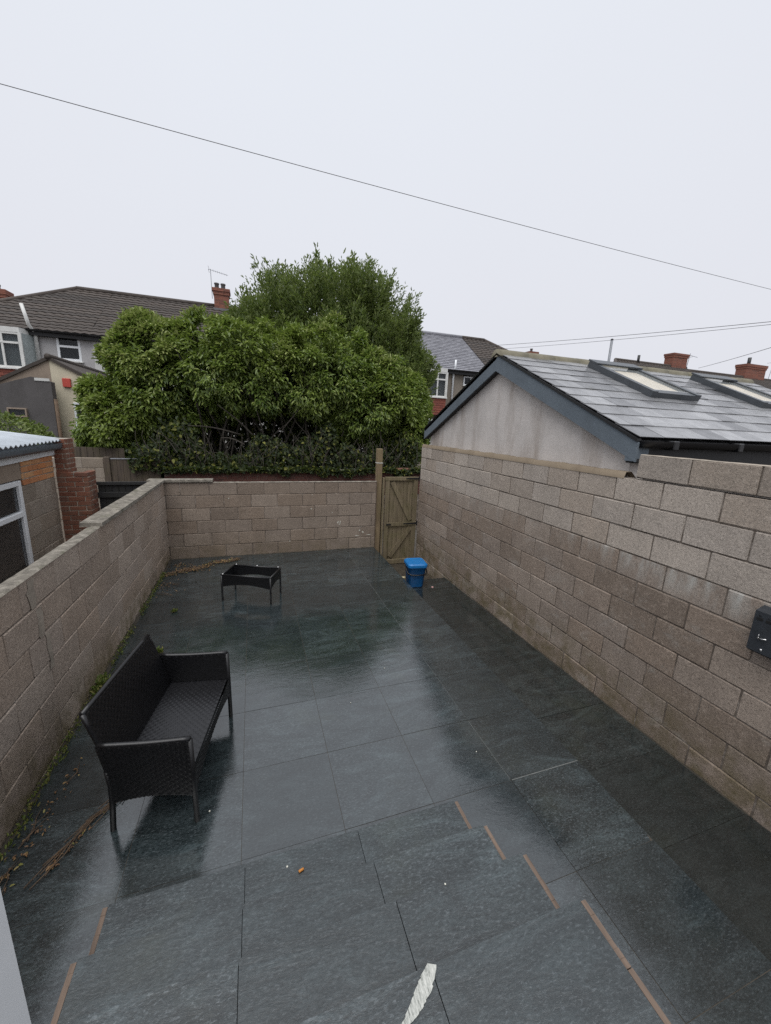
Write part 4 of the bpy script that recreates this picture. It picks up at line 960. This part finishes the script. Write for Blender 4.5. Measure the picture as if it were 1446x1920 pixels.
H7 = house('terraced_house', 'far brown roofed house with tall red chimney beyond the garage skylights', 22.2, 33.0, 'render_brown', 'roof_brown', hipL=3.6, rows=14, zr=7.85)
chimney(H7, 32.0, 23.7, 7.5, 8.85, 1.6, .7, 0, False, sd=3)
cm_ = MB(); cm_.tube([(27.7, 23.4, 7.7), (27.7, 23.4, 8.35)], .09, 8); cm_.build('flue_pipe', 'iron_black', H7, True)
an = MB(); an.tube([(33.0, 23.5, 7.7), (33.2, 23.5, 9.0)], .02, 5); an.tube([(32.8, 23.5, 8.9), (33.9, 23.4, 8.75)], .015, 4); an.tube([(33.1, 23.2, 8.7), (33.1, 23.8, 8.7)], .012, 4); an.build('aerial', 'galv', H7)
H8 = house('terraced_house', 'last brown roofed house of the far row with red chimney and black flue', 33.0, 52.0, 'render_brown', 'roof_brown', rows=14, zr=7.7)
chimney(H8, 41.2, 23.7, 7.3, 8.75, 2.6, .8, 0, False, sd=4)
MB().tube([(40.2, 23.4, 8.5), (40.2, 23.4, 9.3), ], .13, 8).build('flue_pipe', 'iron_black', H8, True)
an = MB(); an.tube([(43.4, 23.5, 7.7), (43.7, 23.5, 9.5)], .02, 5); an.tube([(43.2, 23.4, 9.45), (44.4, 23.4, 9.3)], .015, 4); an.tube([(43.5, 23.1, 9.2), (43.5, 23.9, 9.2)], .012, 4); an.build('aerial', 'galv', H8)
FH = thing('far_house', 'distant house whose small brick chimney shows over the garage ridge', 'house', (23.4, 31, -.5))
MB().box(20, 27, 28.5, 34, -.5, 6.2).build('wall', 'render_brown', FH); MB().prism([(20, 28.3, 6.1), (20, 34.2, 6.1), (20, 31.2, 8.5)], (7, 0, 0)).build('roof', 'roof_brown', FH)
chimney(FH, 23.6, 30.6, 8.0, 9.25, .85, .6, 1, False, sd=5)

# ================================================================== OUTBUILDINGS at left behind the lane
CG = thing('cream_annexe', 'two tone cream and brown gabled rear annexe with a red alarm box', 'annexe', (-5.75, 17, -.5))
ax, ay = -5.745, 15.0
MB().prism([(ax, ay, -.5), (-3.4, ay, -.5), (-3.4, ay, 2.72), (ax, ay, 3.93)], (0, .2, 0)).build('wall', 'render_cream', CG)
MB().prism([(-8.1, ay, -.5), (ax - .003, ay, -.5), (ax - .003, ay, 3.93), (-8.1, ay, 2.60)], (0, .2, 0)).build('wall', 'render_tan', CG)
MB().prism([(ax, ay - .06, 3.93), (-3.3, ay - .06, 2.66), (-3.3, ay - .06, 2.76), (ax, ay - .06, 4.03)], (0, 5, 0)).build('roof', 'roof_brown', CG)
MB().prism([(ax - .004, ay - .06, 3.93), (-8.2, ay - .06, 2.54), (-8.2, ay - .06, 2.64), (ax - .004, ay - .06, 4.03)], (0, 5, 0)).build('roof', 'roof_brown', CG)
MB().tube([(ax, ay - .07, 4.02), (ax, ay + 5, 4.02)], .09, 8).build('ridge_tiles', 'roof_brown', CG, True)
MB().cbox(-5.46, -5.25, ay - .07, ay - .002, 3.165, 3.425, .012).build('alarm_box', 'alarm_red', CG)
window(CG, -5.25, -4.6, 1.95, 2.72, ay - .02, (), (2.5,), 'room_dark', .06)
GS = thing('rendered_shed', 'dark grey rendered outhouse with a curved parapet in front of the cream annexe', 'shed', (-6.9, 14.7, -.5))
SHY = 14.55
sh = MB(); xs = [-9.4, -8.3, -7.4, -6.82, -6.4, -6.08, -5.95, -5.72, -5.60]; zt_ = [2.76, 2.85, 2.98, 3.12, 3.27, 3.38, 3.37, 3.30, 3.27]
for a, b, za, zb_ in zip(xs[:-1], xs[1:], zt_[:-1], zt_[1:]):
    sh.hexa([(a, SHY, -.5), (b, SHY, -.5), (b, SHY + .25, -.5), (a, SHY + .25, -.5), (a, SHY, za), (b, SHY, zb_), (b, SHY + .25, zb_), (a, SHY + .25, za)])
sh.build('wall', 'render_dark', GS)
window(GS, -6.72, -6.26, 2.22, 2.48, SHY - .02, (), (), 'curtain', .04, 'render_tan', False)
MB().box(-5.98, -5.62, SHY - .02, SHY - .002, 3.28, 3.36).build('parapet_patch', 'render_white', GS)
MB().tube([(-5.53, SHY - .02, 2.78), (-5.53, SHY - .02, -.4)], .05, 8).build('downpipe', 'twig', GS, True)

# ================================================================== POLE, WIRES
PL = thing('metal_pole', 'thin grey metal pole rising behind the garage roof', 'pole', (10.62, 10.0, -.5))
m = MB(); m.tube([(10.62, 10.0, -.5), (10.62, 10.0, 5.28)], .036, 8); m.build('shaft', 'galv', PL, True); MB().lathe([(.042, 5.28), (.042, 5.30), (.02, 5.32)], 10.62, 10.0, 8).build('cap', 'iron_black', PL, True)
def cable(label, a, b, sag, r, name='overhead_cable', n=40):
    a, b = Vector(a), Vector(b); P = []
    for i in range(n + 1): t = i / n; p = a.lerp(b, t); p.z -= sag * 4 * t * (1 - t); P.append(p)
    o = MB().tube(P, r, 5).build(name, 'wire_grey', None, True); tag(o, label, 'cable')
def beyond(a, b, k): return tuple(q + (r_ - q) * k for q, r_ in zip(a, b))
WA1, WA2, WA3 = (14.22, 23.4, 7.66), (15.43, 23.4, 7.60), (33.68, 23.0, 7.88)
WB1, WB2, WB3 = beyond(WA1, (17.83, 10, 6.71), 1.3), beyond(WA2, (17.87, 10, 6.62), 1.3), beyond(WA3, (21.83, 12, 6.51), 1.3)
cable('long black cable sagging across the sky above the bush and garage', (-22, 10.0, 8.51), (36, 10.0, 7.70), .36, .0065)
cable('upper of two cables running from the far roofs over the garage', WA1, WB1, .10, .011)
cable('lower of two cables running from the far roofs over the garage', WA2, WB2, .10, .009)
cable('short cable dropping to the red chimney beyond the garage', WA3, WB3, .05, .013)

# ================================================================== FOLIAGE
def leaf_mesh(name, mat, P, D, N, L, Wd, fold=.25, droop=.12):
    """numpy leaves: P base, D along, N up; six-vertex leaf folded on its midrib"""
    P, D, N = (np.asarray(a, float) for a in (P, D, N)); n = len(P)
    D = D / (np.linalg.norm(D, axis=1)[:, None] + 1e-9); S = np.cross(D, N); S /= (np.linalg.norm(S, axis=1)[:, None] + 1e-9); U = np.cross(S, D)
    L = np.broadcast_to(L, (n,))[:, None]; Wd = np.broadcast_to(Wd, (n,))[:, None]; V = np.empty((n, 6, 3))
    V[:, 0] = P
    V[:, 3] = P + D * L - U * L * droop
    for k, (t, s, si) in enumerate(((.32, .42, 1), (.68, .36, 1))): V[:, 1 + k] = P + D * L * t + S * Wd * s * si + U * Wd * fold
    for k, (t, s, si) in enumerate(((.68, .36, -1), (.32, .42, -1))): V[:, 4 + k] = P + D * L * t + S * Wd * s * si + U * Wd * fold
    me = bpy.data.meshes.new(name); me.vertices.add(6 * n); me.vertices.foreach_set('co', V.reshape(-1))
    base = (np.arange(n) * 6)[:, None]; q = np.concatenate([base + np.array([[0, 1, 2, 3]]), base + np.array([[0, 3, 4, 5]])], 1).reshape(-1)
    me.loops.add(8 * n); me.loops.foreach_set('vertex_index', q.astype(np.int32)); me.polygons.add(2 * n)
    me.polygons.foreach_set('loop_start', np.arange(2 * n, dtype=np.int32) * 4); me.polygons.foreach_set('loop_total', np.full(2 * n, 4, np.int32))
    me.materials.append(MATS[mat]); me.update(calc_edges=True); return me
def unit(n):
    v = rng.normal(size=(n, 3)); return v / np.linalg.norm(v, axis=1)[:, None]
def lump(p, s, o=0.0): return mnoise.noise(Vector((p[0] * s + o, p[1] * s, p[2] * s)))
def shell(ells, dens, keep, lumps=.16, inset=(0.0, 0.0)):
    """points and outward normals spread over the surface of a union of ellipsoids"""
    Ps, Ns = [], []
    for ei, (c, r_) in enumerate(ells):
        c, r_ = np.array(c), np.array(r_); area = 4 * math.pi * ((r_[0] * r_[1]) ** 1.6 + (r_[0] * r_[2]) ** 1.6 + (r_[1] * r_[2]) ** 1.6) ** (1 / 1.6) / 3 ** (1 / 1.6)
        d = unit(int(area * dens))
        for v in d:
            k = 1 + lumps * lump(c + v * r_, 1.1, 3.3) + lumps * .6 * lump(c + v * r_, 2.6, 9.1) - rng.uniform(*inset) if inset[1] else 1 + lumps * lump(c + v * r_, 1.1, 3.3) + lumps * .6 * lump(c + v * r_, 2.6, 9.1)
            p = c + v * r_ * k
            if any(j != ei and (((p - np.array(c2)) / np.array(r2)) ** 2).sum() < .80 for j, (c2, r2) in enumerate(ells)): continue
            if not keep(p): continue
            nn = v / r_; Ps.append(p); Ns.append(nn / np.linalg.norm(nn))
    return np.array(Ps), np.array(Ns)
def clumps(P, N, per, rad, dirw, droop, Lr, wr, upn=.6):
    """leaf sprays: each shell point carries a spray of leaves fanning out along its normal"""
    n = len(P); pc = np.repeat(P, per, 0); nc = np.repeat(N, per, 0); off = unit(n * per) * (rng.random(n * per) ** .5)[:, None] * rad
    off -= nc * (off * nc).sum(1)[:, None] * .45; base = pc + off
    D = nc * dirw + unit(n * per) * .75 + off / rad * .55; D[:, 2] -= droop
    Nn = unit(n * per) * .45 + nc * .5; Nn[:, 2] += upn
    L = rng.uniform(*Lr, n * per); return base, D, Nn, L, L * wr

# ---- big rounded bush over the wall
ELB = [((-2.4, 12.0, 4.35), (.62, .7, .50)), ((-2.15, 12.1, 3.42), (1.12, 1.4, 1.30)), ((-0.1, 12.2, 3.62), (2.1, 1.7, 1.38)), ((1.9, 12.2, 3.55), (2.25, 1.7, 1.40)), ((3.62, 12.0, 2.95), (1.52, 1.6, 1.26)), ((-3.28, 11.9, 2.20), (.74, 1.0, 1.12)), ((-2.3, 12.1, 2.5), (1.3, 1.3, 1.2)), ((4.45, 11.8, 2.25), (.78, 1.2, .85))]
def keepI(p): return keepB0(p)
def keepB0(p):
    x, z = p[0], p[2]; e = .28 * lump(p, 1.3, 5.0) + .18 * lump(p, 3.0, 1.0)
    if x < -2.6: lim = 1.30
    elif x < -1.5: lim = 1.30 + (x + 2.6) / 1.1 * .95
    elif x < 0.2: lim = 2.15 + .50 * (x + 1.5) / 1.7
    elif x < 1.6: lim = 2.65 - .15 * (x - .2) / 1.4
    elif x < 4.0: lim = 2.50 - .95 * (x - 1.6) / 2.4
    else: lim = 1.60
    return z > lim + e and p[1] < 13.2
def keepB(p): return keepB0(p) and lump(p, 2.1, 12.0) > -.17
B1 = thing('overgrown_bush', 'broad rounded green bush overhanging the brick wall across the lane', 'bush', (1.2, 12.1, -.5))
P, N = shell(ELB, 22, keepB, .34); a = clumps(P, N, 44, .19, .8, .42, (.075, .17), .42, .8)
place('crown', leaf_mesh('crown', 'leaf_bush', *a), B1)
pi_, ni_ = shell(ELB, 13, keepI, .2, (.14, .34)); a = clumps(pi_, ni_, 24, .24, .6, .4, (.10, .15), .42); place('crown', leaf_mesh('crown', 'leaf_bush', *a), B1)
wp = np.array([max(0.0, 1 - ((p[0] + 2.25) / .75) ** 2) * (p[2] > 3.6) * 1.3 + .75 * (p[0] < -1.9) * (p[2] > 3.15) + .45 * (lump(p, .8, 20.0) > .18) * (N[q][2] > .25) for q, p in enumerate(P)]); sel = rng.random(len(P)) < wp
a = clumps(P[sel] + N[sel] * .07, N[sel], 26, .17, .95, .1, (.09, .14), .45, .9); place('pale_foliage', leaf_mesh('pale_foliage', 'leaf_pale', *a), B1)
stems = MB(); r = random.Random(12)
for i in range(24):
    bx_, by_ = r.uniform(-1.2, 4.0), r.uniform(11.6, 12.4); tx = bx_ + r.uniform(-1.5, 1.5) * 1.2; tz = r.uniform(2.8, 4.2); ty = by_ + r.uniform(-1.1, .6)
    pts = []; ph = r.uniform(0, 6)
    for k in range(8):
        t = k / 7; pts.append((bx_ + (tx - bx_) * t ** 1.5 + .07 * math.sin(ph + 7 * t), by_ + (ty - by_) * t + .06 * math.cos(ph + 5 * t), -.5 + (tz + .5) * t ** .85))
    stems.tube(pts, [.045 * (1 - .75 * k / 7) + .006 for k in range(8)], 5)
for (p0, p1) in (((-.3, 11.0, 2.05), (-1.5, 10.8, 2.18)), ((.3, 11.0, 1.9), (.05, 10.8, 2.9)), ((.05, 10.9, 2.9), (-.6, 10.8, 3.5)), ((.15, 11.0, 1.85), (-.8, 10.7, 2.75)), ((-.2, 10.7, 1.8), (-.75, 10.6, 1.92))):
    a, b = Vector(p0), Vector(p1); stems.tube([a.lerp(b, k / 6) + Vector((0, 0, .07 * math.sin(3 * k / 6 + p0[0]))) for k in range(7)], [.024 - .002 * k for k in range(7)], 5)
for i in range(9):        # fan of bare branches inside the arch
    x0 = r.uniform(.4, 3.2); p = Vector((x0, r.uniform(10.9, 11.5), r.uniform(1.5, 2.1))); d = Vector((r.uniform(-1, 1.2), r.uniform(-.4, .3), r.uniform(.5, 1.2))).normalized(); pts = [p]
    for k in range(6): d = (d + Vector((r.uniform(-.35, .35), r.uniform(-.25, .25), r.uniform(-.3, .25)))).normalized(); p = p + d * .24; pts.append(p)
    stems.tube(pts, [.020 - .0024 * k for k in range(7)], 4)
stems.build('trunk', 'bark', B1, True)

# ---- tall upright evergreen behind
T1 = thing('evergreen_tree', 'tall dense evergreen tree with upright shoots behind the rounded bush', 'tree', (3.2, 14.6, -.5))
ELT = [((3.0, 14.6, 4.5), (3.05, 2.0, 2.85)), ((1.1, 14.5, 4.7), (1.7, 1.6, 2.0)), ((4.95, 14.3, 3.6), (1.30, 1.6, 2.3)), ((5.2, 14.1, 2.4), (.95, 1.4, 1.6)), ((2.75, 14.5, 5.55), (1.95, 1.5, 1.52)), ((3.85, 14.4, 5.8), (1.1, 1.3, 1.45))]
P, N = shell(ELT, 30, lambda p: p[2] > 1.0 and p[1] < 15.6 and lump(p, 1.7, 31.0) > -.16, .24)
ns = len(P); PB, DB, NB, LB = [], [], [], []
per = 34
ax_ = N * .75 + unit(ns) * .22; ax_[:, 2] += .85; ax_ /= np.linalg.norm(ax_, axis=1)[:, None]
ln = rng.uniform(.4, 1.0, ns) * (1 + .45 * (N[:, 2] > .45)); start = P - ax_ * (ln * .55)[:, None]
t = rng.random((ns, per)); th = rng.random((ns, per)) * 2 * np.pi
e1 = np.cross(ax_, np.tile([[0.3, 1, 0.1]], (ns, 1))); e1 /= np.linalg.norm(e1, axis=1)[:, None]; e2 = np.cross(ax_, e1)
rad = (.13 * (1 - t) + .03) * rng.uniform(.6, 1.3, (ns, 1))
side = e1[:, None, :] * np.cos(th)[..., None] + e2[:, None, :] * np.sin(th)[..., None]
base = start[:, None, :] + ax_[:, None, :] * (t * ln[:, None])[..., None] + side * (rad * .5)[..., None]
D = ax_[:, None, :] * .95 + side * .75 + rng.normal(size=(ns, per, 3)) * .2
Nn = side * .7 + ax_[:, None, :] * .1 + np.array([0, 0, .6]); L = rng.uniform(.085, .145, ns * per)
place('crown', leaf_mesh('crown', 'leaf_tree', base.reshape(-1, 3), D.reshape(-1, 3), Nn.reshape(-1, 3), L, L * .36), T1)
pi_, ni_ = shell(ELT, 16, lambda p: p[2] > 1.0 and p[1] < 15.9, .1, (.12, .45)); a = clumps(pi_, ni_, 22, .26, .5, -.3, (.09, .14), .4); place('crown', leaf_mesh('crown', 'leaf_tree', *a), T1)
n = 15000; v = unit(n) * (rng.random(n) ** (1 / 3))[:, None] * .86; el = rng.integers(0, len(ELT), n); P = np.array([e[0] for e in ELT])[el] + v * np.array([e[1] for e in ELT])[el]; P = P[P[:, 2] > 1.0]
place('inner_foliage', leaf_mesh('inner_foliage', 'leaf_tree', P, unit(len(P)), unit(len(P)) + np.array([0, -.2, .6]), .17, .09), T1)
tk = MB(); r = random.Random(3); tk.tube([(3.1, 14.7, -.5), (3.15, 14.7, 1.2), (3.0, 14.6, 3.2), (3.1, 14.6, 5.5), (3.3, 14.6, 7.0)], [.24, .19, .14, .08, .03], 8)
for i in range(16):
    z = r.uniform(.6, 4.5); th_ = r.uniform(0, 6.28); tk.tube([(3.1, 14.65, z), (3.1 + .9 * math.cos(th_), 14.65 + .6 * math.sin(th_), z + .7), (3.1 + 1.9 * math.cos(th_), 14.65 + 1.1 * math.sin(th_), z + 1.7)], [.07, .045, .02], 5)
tk.build('trunk', 'bark', T1, True)

# ---- dark ivy hedge along the brick wall
IV = thing('ivy_hedge', 'dark ragged ivy hedge growing along the top of the brick wall', 'hedge', (1.2, 10.4, 1.2))
n = 7600; x = rng.uniform(-2.6, 4.6, n); top = np.array([.78 + .9 * lump((q, 0, 0), .8, 2.0) + .55 * lump((q, 0, 0), 2.3, 7.0) for q in x]); z = 1.15 + rng.random(n) * np.clip(top, .15, 1.4); y = 10.05 + rng.random(n) ** .8 * 1.1 + .25 * (z - 1.2)
hang = rng.random(n) < .26; hx = np.array([lump((q, 1.0, 0), 1.1, 6.0) + .4 * lump((q, 1.0, 0), 3.1, 1.0) for q in x]); z = np.where(hang, 1.27 - rng.random(n) * (.06 + .7 * np.clip(hx, 0, 1)), z); y = np.where(hang, 9.98 - rng.random(n) * .06, y)
leftm = x < -1.95; z = np.where(leftm & hang, 1.2 + rng.random(n) * .5, z)
P = np.stack([x, y, z], 1); D = unit(n); D[:, 1] -= .7; D[:, 2] -= .3; Nn = unit(n) * .6 + np.array([0, -.6, .45]); L = rng.uniform(.07, .125, n)
place('foliage', leaf_mesh('foliage', 'leaf_ivy', P, D, Nn, L, L * .75), IV)
tw = MB(); r = random.Random(31)
for i in range(110):
    p = Vector((r.uniform(-2.4, 4.4), r.uniform(9.98, 10.5), r.uniform(1.1, 1.5))); d = Vector((r.uniform(-.5, .5), r.uniform(-.3, .1), 1)).normalized(); pts = [p]
    for k in range(5): d = (d + Vector((r.uniform(-.5, .5), r.uniform(-.2, .2), r.uniform(-.25, .25)))).normalized(); p = p + d * r.uniform(.1, .2); pts.append(p)
    tw.tube(pts, [.011 - .0015 * k for k in range(6)], 4)
tw.build('stems', 'bark', IV, True)
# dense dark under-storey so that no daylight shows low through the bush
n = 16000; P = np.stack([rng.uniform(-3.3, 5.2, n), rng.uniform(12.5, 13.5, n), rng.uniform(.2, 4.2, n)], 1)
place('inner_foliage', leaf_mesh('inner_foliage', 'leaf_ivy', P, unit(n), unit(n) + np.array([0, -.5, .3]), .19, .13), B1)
LS = thing('garden_shrub', 'small leafy shrub in front of the dark grey outhouse', 'shrub', (-5.6, 11.2, -.5))
P, N = shell([((-5.55, 11.4, 1.55), (1.05, .7, .75)), ((-6.3, 11.4, 1.9), (.8, .6, .8))], 30, lambda p: p[2] > .7); a = clumps(P, N, 18, .16, .7, .2, (.08, .13), .4); place('foliage', leaf_mesh('foliage', 'leaf_tree', *a), LS)
st2 = MB(); [st2.tube([(-5.6 + .1 * i, 11.4, -.5), (-5.7 + .2 * i, 11.4, 1.9)], [.03, .01], 5) for i in range(-3, 4)]; st2.build('stems', 'bark', LS, True)

# ---- weeds, moss and litter
def tuft(P0, n, h, spread, mat, name, label, cat, parent=None, kind=None, group=None):
    Ps = np.repeat(np.asarray(P0, float), n, 0); k = len(Ps); Ps = Ps + np.stack([rng.normal(size=k) * spread[0], rng.normal(size=k) * spread[1], np.abs(rng.normal(size=k)) * h * .35], 1)
    D = unit(k) * .7; D[:, 2] = np.abs(D[:, 2]) + .4; L = rng.uniform(.5, 1.0, k) * h
    o = place(name, leaf_mesh(name, mat, Ps, D, unit(k) * .5 + np.array([.4, -.3, .5]), L, L * .45)); tag(o, label, cat, group, kind); return o
wy = []; y = 1.2
while y < 6.9:
    if lump((y, 0, 0), 1.7, 4.0) > -.12: wy.append((XL + .028 + abs(rng.normal()) * .012, y, 0.004))
    y += rng.uniform(.02, .06)
tuft(wy, 9, .032, (.014, .022), 'leaf_weed', 'weeds', 'small green weeds and moss growing along the foot of the pale block wall', 'weeds', kind='stuff')
tuft([(XL + .04, 3.62 + .05 * i, .005) for i in range(5)], 26, .055, (.025, .035), 'leaf_weed', 'weed_clump', 'bushy green weed growing at the wall foot behind the sofa', 'weed')
tuft([(-1.02, 4.13, .005), (-1.05, 4.10, .005), (-.99, 4.15, .005)], 60, .05, (.014, .013), 'leaf_weed', 'weed_clump', 'reddish green weed clump growing from a patio joint beyond the sofa', 'weed')
tuft([(-1.02, 5.1, .004), (-1.0, 5.12, .004)], 60, .03, (.012, .011), 'leaf_weed', 'weed_clump', 'low flat weed growing on the patio left of the coffee table', 'weed')
def litter(P0, n, sp, mat, name, label, cat, Lr, twn=0, kind='stuff', ang=0.0, tl=.3):
    n_ = n; Ps = np.asarray(P0, float)[rng.integers(0, len(P0), n_)] + np.stack([rng.normal(size=n_) * sp[0], rng.normal(size=n_) * sp[1], .004 + rng.random(n_) * .012], 1)
    D = unit(n_); D[:, 2] *= .25; L = rng.uniform(*Lr, n_); o = place(name, leaf_mesh(name, mat, Ps, D, unit(n_) * .4 + np.array([0, 0, 1]), L, L * .5)); tag(o, label, cat, None, kind)
    if twn:
        m = MB(); r = random.Random(twn)
        for i in range(twn):
            c = Vector(P0[r.randrange(len(P0))]) + Vector((r.uniform(-1, 1) * sp[0], r.uniform(-1, 1) * sp[1], .012)); a = ang + r.uniform(-.35, .35); l = r.uniform(.4, 1) * tl
            d = Vector((math.cos(a), math.sin(a), 0)) * l / 2; m.tube([c - d, c + Vector((r.uniform(-.03, .03), r.uniform(-.03, .03), .010)), c + d], [.003, .0026, .0014], 5)
        m.build('twigs', 'twig', o, True)
    return o
cs_ = [(-1.28 + .075 * i, 6.45 + .045 * i + .05 * math.sin(i), 0) for i in range(13)]
litter(cs_, 420, (.05, .04), 'leaf_dead', 'fallen_leaves', 'brown dead leaves and stalks swept into the far patio corner', 'leaves', (.02, .05), 46, 'stuff', .55, .35)
litter([(-1.25 + .1 * i, 6.85 - .07 * i, 0) for i in range(5)] + [(-1.24, 6.0, 0), (-1.2, 5.7, 0)], 150, (.08, .06), 'leaf_dead', 'leaf_litter', 'scattered leaf bits along the wall foot in the far patio corner', 'leaves', (.015, .035), 12, 'stuff', 2.6, .3)
dt = litter([(-1.10 + .045 * i, 2.12 + .075 * i, 0) for i in range(8)], 60, (.015, .03), 'leaf_dead', 'dead_twigs', 'bundle of dead brown stalks lying beside the near end of the sofa', 'twigs', (.015, .03), 22, 'stuff', 1.03, .38)
litter([(-1.33 + .02 * i, 1.9 + .16 * i, 0) for i in range(6)], 80, (.03, .1), 'leaf_dead', 'leaf_litter', 'dark leaf litter at the wall foot behind the near sofa arm', 'leaves', (.012, .03), 14, 'stuff', 1.4, .25)
SPK = [(0.10, 1.62, SZ[0]), (1.30, 1.34, 0.001), (.72, 1.10, SZ[2]), (-.33, 2.19, .002), (1.55, 2.12, .002), (2.72, 5.0, zpath(5.0) + .004), (.75, 2.9, .002), (1.2, 3.3, .002), (-.9, 4.5, .002), (-.85, 3.05, .002), (-1.0, 2.75, .002), (2.36, 3.15, zpath(3.15) + .004)]
sp_ = MB(); r = random.Random(2)
for (x, y, z) in SPK:
    n = 6; s = r.uniform(.002, .0045); sp_.prism([(x + s * math.cos(2 * math.pi * k / n) * r.uniform(.6, 1.4), y + s * math.sin(2 * math.pi * k / n) * r.uniform(.6, 1.6), z) for k in range(n)], (0, 0, .004))
tag(sp_.build('stone_grit', 'speck'), 'tiny pale specks of grit scattered over the wet tiles and steps', 'grit', kind='stuff')
o = MB().tube([(0.155, 1.575, SZ[0] + .008), (0.180, 1.583, SZ[0] + .008)], .0065, 8).build('cigarette_butt', 'butt_orange', None, True); tag(o, 'orange cigarette butt lying on the lowest step', 'cigarette butt')
o = MB().tube([(1.285, .80, .008), (1.30, .76, .008)], .007, 8).build('cigarette_butt', 'butt_orange', None, True); tag(o, 'orange cigarette butt lying on the patio beside the step edging', 'cigarette butt')
o = MB().lathe([(.02, zpath(5.52) + .004), (.017, zpath(5.52) + .011), (.006, zpath(5.52) + .014)], 2.80, 5.52, 8).build('bottle_cap', 'petal_pink'); tag(o, 'pink bottle cap lying on the path by the blue bin', 'bottle cap')
